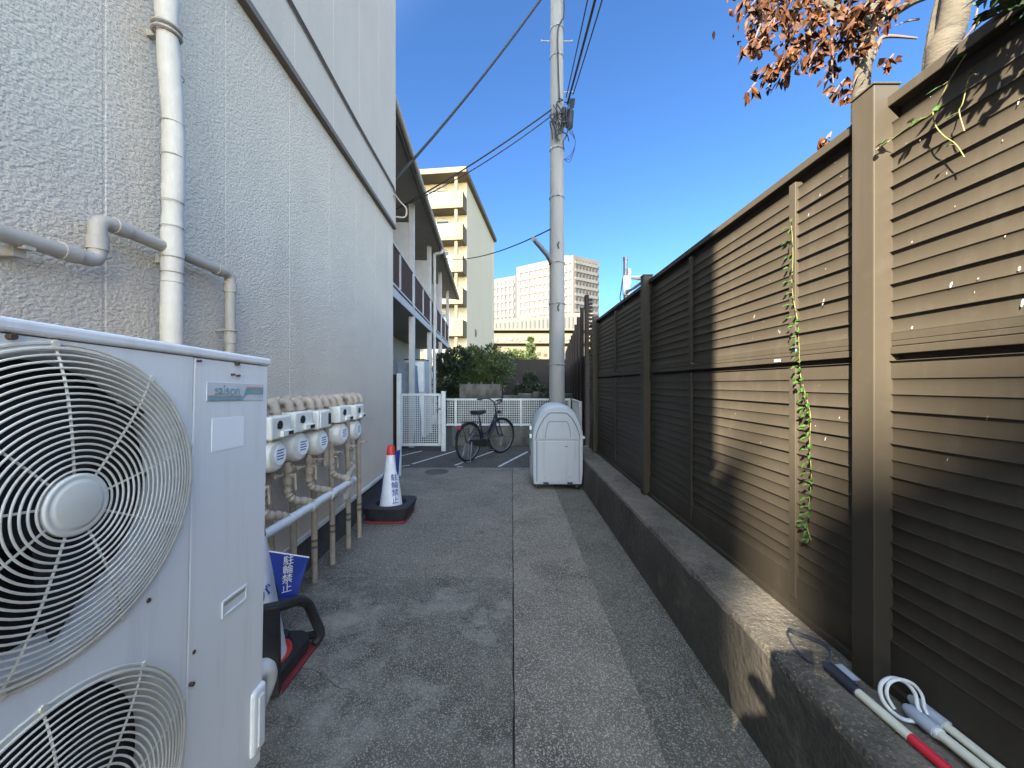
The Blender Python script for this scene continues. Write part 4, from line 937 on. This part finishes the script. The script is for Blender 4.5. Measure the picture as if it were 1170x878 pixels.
def strip(parent, d, nrm, s0, s1, z0, z1, m, name='window_strip', o=Vector((0,0,0)), th=.25):
    a = o+d*s0; c = o+d*s1; e = nrm*th; b = MB()
    b.hexa([a+Vector((0,0,z0)),c+Vector((0,0,z0)),c+e+Vector((0,0,z0)),a+e+Vector((0,0,z0)),a+Vector((0,0,z1)),c+Vector((0,0,z1)),c+e+Vector((0,0,z1)),a+e+Vector((0,0,z1))]); return b.build(name, m, parent)
for k in range(11): strip(hr, ld, ln, 1.6+k*2.15, 1.6+k*2.15+.62, 4, 47, 'win_strip')
for k in range(7): strip(hr, rd, rn, 1.2+k*1.65, 1.2+k*1.65+.62, 4, 47, 'win_strip')
for k in range(15):
    strip(hr, ld, ln, .8, 24.5, 4.2+k*2.95, 5.3+k*2.95, 'hotel', 'spandrel_band', th=.3)
    strip(hr, rd, rn, .8, 12.4, 4.2+k*2.95, 5.3+k*2.95, 'hotel_side', 'spandrel_band', th=.3)
strip(hr, ld, ln, 3.2, 4.4, 22, 44, 'hotel_grey', 'dark_recess')
b = MB(); b.box(-4,-1,4,7,48.4,49.6); b.box(6,8,8,10,48.4,49.4); b.build('roof_plant', 'hotel_side', hr)
gb = thing('grey_highrise_wing', 'grey glass high-rise wing left of the white high-rise', 'building', (1.5,156,0))
A = Vector((0,0,0)); d2 = Vector((-9.5,6,0)).normalized(); n2 = Vector((-6,-9.5,0)).normalized()
b = MB(); quad_block(b, (0,0), (8,5), (-12,7.5), 0, 45.5); b.build('tower_shell', 'hotel_grey', gb)
for k in range(6): strip(gb, d2, n2, 1+k*2.0, 1.9+k*2.0, 3, 44, 'hotel_side' if k%2 else 'win_strip')
for k in range(13): strip(gb, d2, n2, .5, 11.5, 4+k*3.1, 5.2+k*3.1, 'hotel_grey', 'spandrel_band', th=.3)
pd = thing('podium_hall', 'low white hall with close vertical ribs below the distant high-rises', 'building', (-6.5,112,0))
b = MB(); b.hexa([(-4,0,0),(30,0,0),(30,12,0),(-4,12,0),(-4,0,19.6),(30,0,22.5),(30,12,22.5),(-4,12,19.6)]); b.build('hall_shell', 'hotel', pd)
for k in range(26):
    b = MB(); x = -3.5+k*1.25; b.box(x,x+.45,-.2,-.01,17.4,19.0+x*.085); b.build('rib_window', 'win_strip', pd)
dk = thing('deck_building', 'low cream building with horizontal parapet bands behind the hedge', 'building', (-9,86,0))
b = MB(); b.box(0,32,.5,8,0,13.2); b.build('rear_wall', 'podium_brown', dk)
for (z0,z1) in ((10.4,12.6),(6.9,9.7),(3.4,6.0),(0,2.4)):
    b = MB(); b.box(0,32,-1,.3,z0,z1); b.build('parapet', 'podium', dk)
    b = MB(); 
    for i in range(18): x = 3+i*1.3+random.uniform(-.4,.4); b.box(x,x+random.uniform(.3,.9),-1.15,-1.02,z0+.3+random.uniform(0,.6),z0+1.2+random.uniform(0,.5))
    b.build('parapet_stain', 'podium_brown' if z0 < 10 else 'tower_rail', dk)
b = MB(); b.box(-.5,32.5,-1.6,8,13.2,13.6); b.build('roof_slab', 'podium', dk)

# ------------------------------------------------------------------ hedge, shrubs, back fence, garden wall
def shrub(label, name, blobs, n, size, m, stems, cat='shrub', seed=1, group=None):
    rg = random.Random(seed); c0 = Vector((blobs[0][0],blobs[0][1],0)); t = thing(name, label, cat, tuple(c0), 0, group)
    b = MB(); tot = sum(bl[3]**2 for bl in blobs)
    for (x,y,z,r) in blobs:
        for k in range(int(n*r*r/tot)):
            d = Vector((rg.gauss(0,1),rg.gauss(0,1),rg.gauss(0,1))).normalized()
            nz_ = .8+.45*noise.noise(Vector((x,y,z))+d*2.2); p = Vector((x,y,z))+Vector((d.x,d.y,d.z*.9))*r*nz_*rg.uniform(.5,1.05)**.6
            if p.z < .05: continue
            dd = (d+Vector((rg.uniform(-.8,.8),rg.uniform(-.8,.8),rg.uniform(-.6,.9)))).normalized()
            b.leaf(p-c0, dd, Vector((rg.uniform(-1,1),rg.uniform(-1,1),1)), size*rg.uniform(.7,1.4), size*rg.uniform(.4,.75))
    b.build('foliage', m, t)
    b = MB()
    for (x,y,z,r) in blobs[:stems]:
        b.tube(smooth_path([(0,0,0),((x-c0.x)*.4,(y-c0.y)*.4,z*.5),(x-c0.x,y-c0.y,z)],4), [.05-.003*i for i in range(9)], 8)
    b.build('stem', 'bark', t, True)
    return t
shrub('tall dark green shrub by the end of the apartment gallery', 'shrub', [(-2.0,13.0,1.6,.75),(-2.1,12.8,.8,.6),(-1.75,12.6,2.2,.55),(-2.0,12.4,1.2,.5),(-2.3,13.2,2.1,.5)], 9000, .085, 'leaf_dark', 3, seed=2)
shrub('broad olive shrub with sunlit top above the garden block wall', 'shrub', [(-1.0,13.2,2.0,.70),(-.6,13.0,1.7,.65),(-1.35,13.3,2.35,.5),(-.35,13.3,2.05,.5),(-.85,12.9,1.3,.6),(-1.4,12.9,1.5,.6),(-.7,13.2,2.5,.35)], 11000, .075, 'leaf', 4, seed=3)
shrub('dark shrub in front of the brown back fence', 'shrub', [(.55,12.6,.9,.45),(.85,12.5,1.1,.4),(.3,12.8,1.15,.35),(.6,12.9,1.55,.3)], 5200, .065, 'leaf_dark', 3, seed=4)
shrub('low leafy shrub beside the utility pole behind the mesh fence', 'shrub', [(1.15,10.8,.7,.4),(1.0,11.0,1.05,.35),(1.3,11.1,1.1,.3)], 4200, .06, 'leaf_dark', 2, seed=5)
shrub('bright lime sunlit bush behind the brown back fence', 'shrub', [(-.1,21.5,2.6,.9),(.9,21.8,2.5,.8),(-1.0,21.8,2.7,.8),(.4,22,2.9,.6),(-.5,21.4,2.2,.8),(1.5,21.8,2.2,.6)], 8000, .12, 'leaf_lime', 3, seed=6)
shrub('narrow upright conifer rising behind the brown back fence', 'conifer', [(.98,20.2,2.2,.35),(.98,20.2,2.8,.34),(1.0,20.2,3.3,.27),(.98,20.2,3.75,.17)], 4200, .09, 'leaf', 2, 'tree', seed=7)
shrub('distant green tree between the cream tower and the deck building', 'garden_tree', [(-2.6,24,2.6,1.2),(-1.6,24.5,2.2,1.0),(-3.6,24,2.3,1.1)], 6000, .16, 'leaf', 2, 'tree', seed=8)
bf = thing('back_fence', 'dark brown board fence across the end of the garden', 'fence', (-.65,17.2,0))
for i in range(11):
    b = MB(); b.box(i*.3,i*.3+.297,0,.03+.006*(i%2),.05,2.5); b.build('board', 'fence_far', bf)
b = MB(); b.box(0,3.3,.031,.07,2.3,2.4); b.box(0,3.3,.031,.07,.5,.6); b.build('rail', 'fence_far', bf)
for x in (0,1.65,3.3):
    b = MB(); b.box(x-.04,x+.04,.071,.15,0,2.55); b.build('post', 'fence_far', bf)
gw = thing('garden_block_wall', 'weathered grey concrete block wall beneath the shrubs behind the mesh fence', 'wall', (-1.55,11.3,0))
b = MB()
for j in range(7):
    for i in range(5):
        x0 = i*.4-(.2 if j%2 else 0); a = max(0,x0)+.003; c = min(1.25,x0+.4)-.003
        if c-a > .05: b.box(a,c,0,.12,j*.2+.003,j*.2+.197)
b.build('blocks', 'block', gw, bev=.004)
b = MB(); b.box(0.005,1.24,.008,.11,0,1.39); b.build('mortar', 'foundation', gw)
b = MB()
for i,x in enumerate((.25,.62,.95)): b.box(x,x+.05,.03,.08,1.4,1.46)
b.build('cap_stub', 'kerb', gw)
gl = thing('low_garden_wall', 'low grey stone edging in front of the brown back fence', 'low wall', (-.25,10.9,0))
b = MB()
for i in range(5): b.box(i*.42,i*.42+.41,0,.15,0,1.08+.05*((i*7)%3)); 
b.build('stones', 'block', gl, bev=.01)

# ------------------------------------------------------------------ trees beyond the fence
def dry_tree(label, base, path, radii, branches, clusters, seed, lsize=.054, nper=60):
    rg = random.Random(seed); t = thing('dry_leaf_tree' if clusters else 'bare_tree', label, 'tree', tuple(base)); bs = Vector(base)
    pth = smooth_path([Vector(p)-bs for p in path], 6); rr = []
    for i in range(len(pth)):
        u = i/(len(pth)-1)*(len(radii)-1); j = min(int(u), len(radii)-2); rr.append((radii[j]*(1-(u-j))+radii[j+1]*(u-j))*(1+.06*noise.noise(Vector((i*.9,seed,0)))))
    MB().tube(pth, rr, 18).build('trunk', 'bark', t, True)
    for br in branches:
        q_ = smooth_path([Vector(p)-bs for p in br[0]], 6); k = len(q_)
        MB().tube(q_, [br[1]*(1-.75*i/(k-1)) for i in range(k)], 8).build('limb', 'bark' if br[1] > .02 else 'twig', t, True)
    if clusters:
        b = MB(); tw_ = MB()
        for (c,r,cnt) in clusters:
            c = Vector(c)-bs
            prev = c+Vector((rg.uniform(.1,.3),rg.uniform(-.1,.1),rg.uniform(.05,.2)))*r*3
            MB().tube(smooth_path([prev, c+Vector((.03,0,.04)), c-Vector((r*.6,0,r*.8))],3), .004, 5).build('twig', 'twig', t, True)
            for k in range(int(cnt*.8)):
                d = Vector((rg.gauss(0,1),rg.gauss(0,1),rg.gauss(0,1)))*.5; p = c+Vector((d.x*r*1.1,d.y*r,d.z*r*.9))
                dr = Vector((rg.uniform(-.6,.6),rg.uniform(-.6,.6),-1.0+rg.uniform(0,.9)))
                b.leaf(p, dr, Vector((rg.uniform(-1,1),rg.uniform(-1,1),rg.uniform(-.2,.4))), lsize*rg.uniform(.6,1.35), lsize*rg.uniform(.35,.8), rg.uniform(.1,.6))
        b.build('dead_leaves', 'dry_leaf', t)
    return t
Yt = 2.15
cl = []
for (px,py,rpx,cnt) in ((860,5,26,60),(885,12,26,60),(862,28,18,36),(870,45,14,24),(878,30,12,18),(852,55,9,14),(866,52,10,16),(912,8,24,50),(930,20,22,45),(905,28,16,24),(900,45,12,16),
        (918,48,18,40),(905,62,18,40),(888,74,16,34),(878,80,12,20),(930,60,16,26),(928,72,10,14),(860,84,6,6),(857,103,6,7),(877,100,4,4),(942,42,14,24),(945,55,12,18),(951,68,11,16),(948,84,11,16),(958,100,11,14),(968,110,9,10),
        (972,45,18,40),(980,58,12,20),(965,22,24,50),(985,12,24,50),(1000,8,20,38),(1003,30,12,14),(950,5,22,40),(1014,71,12,16),(943,160,7,8),(898,86,9,10),(906,78,7,8),(975,30,16,20),(1020,5,16,20),(900,-10,40,90),(960,-20,50,110),(870,-25,36,70),(1010,-30,36,60)):
    Y = Yt+random.uniform(-.25,.25)
    if (px,py)==(1014,71): Y = 2.0
    if (px,py)==(943,160): Y = 1.95
    cl.append((P(px,py,Y), rpx/F*Y*.68, cnt))
b1 = (1.93,2.1,0)
dry_tree('slender tree with clusters of curled brown dead leaves overhanging the louvred fence', b1,
    [(1.93,2.1,0),(1.92,2.1,1.5),P(983,130,2.1),P(990,60,2.12),P(997,0,2.15),P(1000,-120,2.2),P(985,-260,2.3)], [.06,.05,.040,.036,.031,.026,.015],
    [([P(993,30,2.13),P(975,22,2.13),P(950,8,2.15),P(915,-15,2.2),P(880,-20,2.2)],.035),([P(995,25,2.12),P(1020,15,2.05),P(1045,2,2.0),P(1070,-6,1.98)],.03),
     ([P(994,70,2.1),P(1003,52,2.1),P(1012,42,2.08),P(1048,44,2.05)],.018),([P(985,28,2.13),P(955,35,2.1),P(925,50,2.1),P(890,75,2.1)],.014),
     ([P(880,-5,2.2),P(868,30,2.2),P(858,60,2.15)],.010),([P(950,20,2.15),P(950,60,2.15),P(952,95,2.15)],.009),([P(985,50,2.12),P(968,64,2.1),P(960,72,2.1)],.009),([P(980,85,2.08),P(975,95,2.08),P(968,100,2.1)],.004)], cl, 11)
dry_tree('thick pale ringed trunk leaning beyond the louvred fence near the right corner', (2.28,2.05,0),
    [(2.28,2.05,0),(2.25,2.03,1.6),P(1075,90,1.95),P(1085,40,1.95),P(1093,0,1.95),P(1110,-150,2.0)], [.10,.085,.062,.059,.056,.045],
    [([P(1066,95,2.05),P(1066,60,2.08),P(1070,20,2.1),P(1078,-20,2.1)],.05),([P(1098,50,1.9),P(1115,30,1.85),P(1140,8,1.8),P(1150,0,1.8)],.006),([P(1112,34,1.86),P(1116,15,1.85),P(1120,-5,1.85)],.006),
     ([P(1050,22,2.05),P(1035,25,2.05),P(1022,30,2.05)],.006)], None, 12)

# ------------------------------------------------------------------ vines on the fence
def vine(label, path, r, n, size, seed, spread=.012, face=Vector((-1,-.3,.2)), name='climbing_vine'):
    rg = random.Random(seed); t = thing(name, label, 'vine', tuple(path[0])); o0 = Vector(path[0]); pth = smooth_path(path, 8)
    MB().tube([p-o0 for p in pth], r, 6).build('stem', 'vine_stem', t, True)
    b = MB(); tw_ = MB()
    for k in range(n):
        u = (k+.5)/n; p = pth[int(u*(len(pth)-1))]-o0
        side = 1 if k%2 else -1
        q_ = p+Vector((-.008,side*rg.uniform(.004,.016),rg.uniform(-.006,.004)))*1.0
        tw_.tube([p,q_], .0008, 4)
        for j in range(rg.choice([1,1,2])):
            dr = Vector((-.5+rg.uniform(-.3,.2),side*rg.uniform(.2,1),-rg.uniform(.1,.9)))
            b.leaf(q_, dr, Vector((-1,0,1)), size*rg.uniform(.6,1.3), size*rg.uniform(.5,.8), .15)
    b.build('leaves', 'vine', t); tw_.build('leaf_stalks', 'vine_stem', t)
    return t
vx = 1.205
def FP(px, py, X=vx):
    Y = X*F/(px-585); return P(px,py,Y)
vine('long thin green vine hanging down the middle of the sunlit fence', [FP(904,252),FP(906,290),FP(905,330),FP(911,365),FP(913,395),FP(914,425),FP(920,450),FP(926,475),FP(925,510),FP(927,545),FP(924,580),FP(922,600),FP(927,618)], .0015, 64, .027, 5)
vine('pale tendril with one bright leaf near the top of the right fence panel', [FP(1104,62),FP(1085,92),FP(1066,128),FP(1045,140),FP(1018,160),FP(1000,172,1.17)], .0015, 7, .030, 8)
t = vine('curling bare tendril hanging from the vine on the right fence panel', [FP(1066,128),FP(1068,142),FP(1078,155),FP(1092,165),FP(1102,180)], .0014, 2, .012, 9)
t = vine('short curled tendril under the vine clump at the top right', [FP(1118,86),FP(1108,88),FP(1100,118),FP(1096,128),FP(1102,150)], .0014, 2, .015, 10)
# leafy clump on the top rail
rg = random.Random(21); t = thing('vine_clump', 'dark leafy vine clump spilling over the fence top at the right edge', 'vine', (1.2,.86,2.3))
b = MB(); st = MB()
for k in range(420):
    p = Vector((rg.uniform(-.09,.05), rg.uniform(-.28,.08), 0)); p.z = rg.uniform(-.06,.09)-.9*abs(p.y)*.2
    if p.y > .0: p.z += .05
    b.leaf(p, Vector((rg.uniform(-1,0),rg.uniform(-1,1),rg.uniform(-1,.2))), Vector((rg.uniform(-.5,.5),rg.uniform(-.5,.5),1)), .034*rg.uniform(.6,1.5), .028*rg.uniform(.6,1.3), .15)
b.build('leaves', 'vine_dark', t)
for k in range(4): st.tube(smooth_path([(.03,-.25+.05*k,.05),(-.03,-.22+.06*k,.04),(-.05,-.2+.07*k,-.02)],4), .0016, 5)
st.build('stem', 'vine_stem', t, True)

# ------------------------------------------------------------------ poles lying on the wall
def kp(px,py,z): Y = (H-z)*F/(py-439); return P(px,py,Y)
c1 = thing('white_cane', 'cream stick with red section and black corded grip lying along the concrete wall', 'cane', (0,0,0))
a = kp(981,792,.426); d = (Vector((1.125,.25,.426))-a).normalized()
def cane(t, a, d, l0, l1, r, red=None, m='cane_white'):
    MB().tube([a, a+d*(l0)], r, 14).build('shaft', m, t, True)
    if red: MB().tube([a+d*l0, a+d*l1], r, 14).build('red_section', 'cane_red', t, True)
cane(c1, a, d, .155, .95, .0135, True)
MB().tube([a-d*.125,a-d*.11,a-d*.0], [.011,.017,.018], 12).build('grip', 'grip', c1, True)
ring = []
cR = a-d*.20
for k in range(20): an = 2*math.pi*k/20; ring.append(cR+d*.085*math.cos(an)+Vector((1,.1,.25)).normalized()*.045*math.sin(an)+Vector((0,0,.012+.03*math.cos(an*1)*0+.012*math.sin(an*2))))
MB().tube(ring, .0035, 6, closed=True).build('wrist_cord', 'grip', c1, True)
MB().tube([p+Vector((.004,.006,.006)) for p in ring[2:12]], .003, 6).build('wrist_cord', 'grip', c1, True)
b = MB(); p = a-d*.07+Vector((.028,.0,.012)); b.hexa([p+Vector(v) for v in ((-.012,.035,0),(.012,.035,0),(.012,-.035,0),(-.012,-.035,0),(-.012,.035,.002),(.012,.035,.002),(.012,-.035,.002),(-.012,-.035,.002))]); b.build('tag', 'grip_grey', c1)
c2 = thing('white_cane', 'pale stick with grey grip lying left of its twin by the fence foot', 'cane', (0,0,0))
a = kp(1066,833,.428); d = (Vector((1.205,.3,.428))-a).normalized()
cane(c2, a, d, .8, 0, .0135); MB().tube([a-d*.075,a-d*.06,a+d*.01], [.010,.019,.019], 14).build('grip', 'grip_grey', c2, True)
MB().tube([a+d*.012,a+d*.02], .0155, 12).build('collar', 'white', c2, True)
c3 = thing('white_cane', 'pale stick with grey grip lying against the fence foot, right of its twin', 'cane', (0,0,0))
a3 = Vector((1.218,1.075,.440)); d3 = (Vector((1.222,.3,.432))-a3).normalized()
cane(c3, a3, d3, .8, 0, .012); MB().tube([a3-d3*.10,a3-d3*.085,a3], [.009,.016,.017], 14).build('grip', 'grip_grey', c3, True)
ring = [P(px,py,Y) for (px,py,Y) in ((1060,822,1.12),(1046,824,1.12),(1030,821,1.13),(1014,808,1.14),(1006,793,1.15),(1008,780,1.155),(1020,775,1.155),(1035,780,1.15),(1045,792,1.14),(1048,806,1.13),(1052,815,1.12))]
MB().tube(smooth_path(ring,5), .0055, 8).build('wrist_cord', 'cord', c2, True)
ring = [p+Vector((.01,-.01,.004)) for p in ring[3:]]
MB().tube(smooth_path(ring,5), .0045, 8).build('wrist_cord', 'cord', c3, True)

# ------------------------------------------------------------------ small litter
rg = random.Random(5)
for i,(px,py,lab) in enumerate(((868,690,''),(700,636,''),(425,652,''))):
    pass
b = MB()
for k in range(7):
    x = .80+.02*k+rg.uniform(-.02,.02); y0_ = rg.uniform(1.2,1.7)
    b.tube(smooth_path([(x,y0_,.0),(x+rg.uniform(-.03,.03),y0_+.25,-.004),(x+rg.uniform(-.03,.03),y0_+.5,-.002),(x+rg.uniform(-.05,.05),y0_+.8,.0)],6), .0014, 4)
g_ = MB()
for k in range(260):
    x = rg.choice([rg.uniform(.60,.94), rg.uniform(.70,.94), rg.uniform(-1.35,.9)]); y = rg.uniform(1.0,6.2); r_ = rg.uniform(.0015,.0045); zz = -.012 if x > .58 else .002
    p = Vector((x,y,zz)); g_.add([p+Vector((r_,0,0)),p+Vector((0,r_*.8,0)),p+Vector((-r_*.9,0,0)),p+Vector((0,-r_,0)),p+Vector((0,0,r_*.9))], [(0,1,4),(1,2,4),(2,3,4),(3,0,4)])
tag(g_.build('loose_grit', mat('grit', (.42,.39,.33), (.2,.18,.15), 40, .9)), 'loose pale grit scattered over the concrete paving', 'grit', None, 'stuff')
tag(b.build('dry_grass_strand', mat('straw', (.20,.18,.12), None, 20, .8)), 'dry grass strands strewn in the gutter beside the concrete wall', 'dry grass', None, 'stuff')

# ------------------------------------------------------------------ unseen blocks added behind the camera to shade the alley; photographer
ob = thing('shade_block_tall', 'unseen tall flat-roofed block added behind the viewer to shade the fence', 'building', (-14.61,-28,0))  # added out of view; its roof edge shades the lower right fence
b = MB(); b.box(0,9,0,7.7,0,16.52); b.build('wall', 'upper_wall', ob)
b = MB(); b.box(3,6,2,5,16.522,18); b.build('stair_head', 'upper_wall', ob)
for k in range(4):
    for j in range(2):
        b = MB(); b.box(1.2+4*j,3.2+4*j,7.701,7.74,2+3.4*k,3.6+3.4*k); b.build('window', 'glass', ob)
ob = thing('shade_block_oblique', 'unseen oblique block added behind the viewer to shade the lower fence', 'building', (-12.31,-19,0))  # added out of view; side cut along the sun direction to bound the shade
b = MB(); b.prism([(3.55,7),(-.5,7),(-5,1),(-.80,1)], 'z', 0, 11.1); b.build('wall', 'upper_wall', ob)
for j in range(3):
    b = MB(); b.box(.6,2.6,7.001,7.04,1.2+3.4*j,2.8+3.4*j); b.build('window', 'glass', ob)
# person taking the photo
pp = thing('person', 'person in dark clothes standing with both hands raised in front', 'person', (-.21,-.36,0))
me = bpy.data.meshes.new('body'); V = [(0,0,.92),(0,0,1.12),(0,.0,1.32),(0,.01,1.42),(0,.03,1.52),(0,.03,1.60),
     (.17,0,1.36),(.24,.05,1.12),(.10,.30,1.26),(-.17,0,1.36),(-.24,.05,1.12),(-.10,.30,1.26),
     (.09,0,.86),(.10,.02,.48),(.11,-.02,.08),(.12,.12,.04),(-.09,0,.86),(-.10,.02,.48),(-.11,-.02,.08),(-.12,.12,.04),(.065,.37,1.33),(-.065,.37,1.33)]
E = [(0,1),(1,2),(2,3),(3,4),(4,5),(2,6),(6,7),(7,8),(2,9),(9,10),(10,11),(0,12),(12,13),(13,14),(14,15),(0,16),(16,17),(17,18),(18,19),(8,20),(11,21)]
RD = [.20,.20,.19,.065,.095,.085,.075,.055,.035,.075,.055,.035,.085,.06,.045,.035,.085,.06,.045,.035,.03,.03]
me.from_pydata(V, E, []); body = bpy.data.objects.new('body', me); COL.objects.link(body); body.parent = pp
sk = body.modifiers.new('skin', 'SKIN'); me.skin_vertices  # created with the modifier
for i,r in enumerate(RD): me.skin_vertices[0].data[i].radius = (r, r*.8)
me.skin_vertices[0].data[0].use_root = True
body.modifiers.new('sub', 'SUBSURF').levels = 1; body.modifiers['sub'].render_levels = 2; me.materials.append(M['cloth'])
ph = MB(); ph.box(-.075,.075,-.014,-.006,1.365,1.435); tag(ph.build('phone', 'black', None, bev=.003), 'black phone held up in both hands', 'phone')

# ------------------------------------------------------------------ camera, light, sky
cam = bpy.data.cameras.new('camera'); co = bpy.data.objects.new('camera', cam); COL.objects.link(co)
cam.sensor_width = 36; cam.lens = 13.5; cam.clip_start = .01; cam.clip_end = 3000
co.location = (0,0,H); co.rotation_euler = (R(90),0,0); scn.camera = co
sd = Vector((-.58,-.81,.575)).normalized()
sun = bpy.data.lights.new('sun', 'SUN'); so = bpy.data.objects.new('sun', sun); COL.objects.link(so)
so.rotation_euler = sd.to_track_quat('Z','Y').to_euler(); so.location = (-10,-14,20)
sun.energy = 5.0; sun.angle = R(.75); sun.color = (1,.90,.74)
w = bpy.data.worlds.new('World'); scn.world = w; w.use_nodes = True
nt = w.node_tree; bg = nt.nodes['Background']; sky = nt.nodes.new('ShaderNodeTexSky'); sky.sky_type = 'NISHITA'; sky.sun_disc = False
sky.sun_elevation = math.asin(sd.z); sky.sun_rotation = math.atan2(sd.x, sd.y)
sky.air_density = 1.0; sky.dust_density = .0; sky.ozone_density = 1.6; sky.altitude = 1500
N = nt.nodes; L = nt.links
# sky tint: darker and bluer ahead, brightened overhead and sunward to lift the shade
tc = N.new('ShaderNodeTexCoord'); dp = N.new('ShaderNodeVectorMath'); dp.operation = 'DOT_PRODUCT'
lift_dir = Vector((-.5,-.7,.5)).normalized(); dp.inputs[1].default_value = lift_dir
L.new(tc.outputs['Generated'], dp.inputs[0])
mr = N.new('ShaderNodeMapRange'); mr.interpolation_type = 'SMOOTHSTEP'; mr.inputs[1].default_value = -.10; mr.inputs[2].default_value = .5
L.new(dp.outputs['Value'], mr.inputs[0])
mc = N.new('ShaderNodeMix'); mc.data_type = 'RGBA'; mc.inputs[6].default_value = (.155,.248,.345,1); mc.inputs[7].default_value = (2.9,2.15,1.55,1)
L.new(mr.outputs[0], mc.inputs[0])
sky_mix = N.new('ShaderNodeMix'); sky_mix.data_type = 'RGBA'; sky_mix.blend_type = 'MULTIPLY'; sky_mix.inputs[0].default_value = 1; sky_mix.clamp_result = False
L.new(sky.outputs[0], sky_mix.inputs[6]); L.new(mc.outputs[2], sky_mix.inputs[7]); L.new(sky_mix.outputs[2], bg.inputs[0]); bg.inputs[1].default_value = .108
scn.view_settings.view_transform = 'Standard'; scn.view_settings.look = 'None'; scn.view_settings.gamma = 1
scn.view_settings.use_curve_mapping = False
scn.view_settings.exposure = 3.2
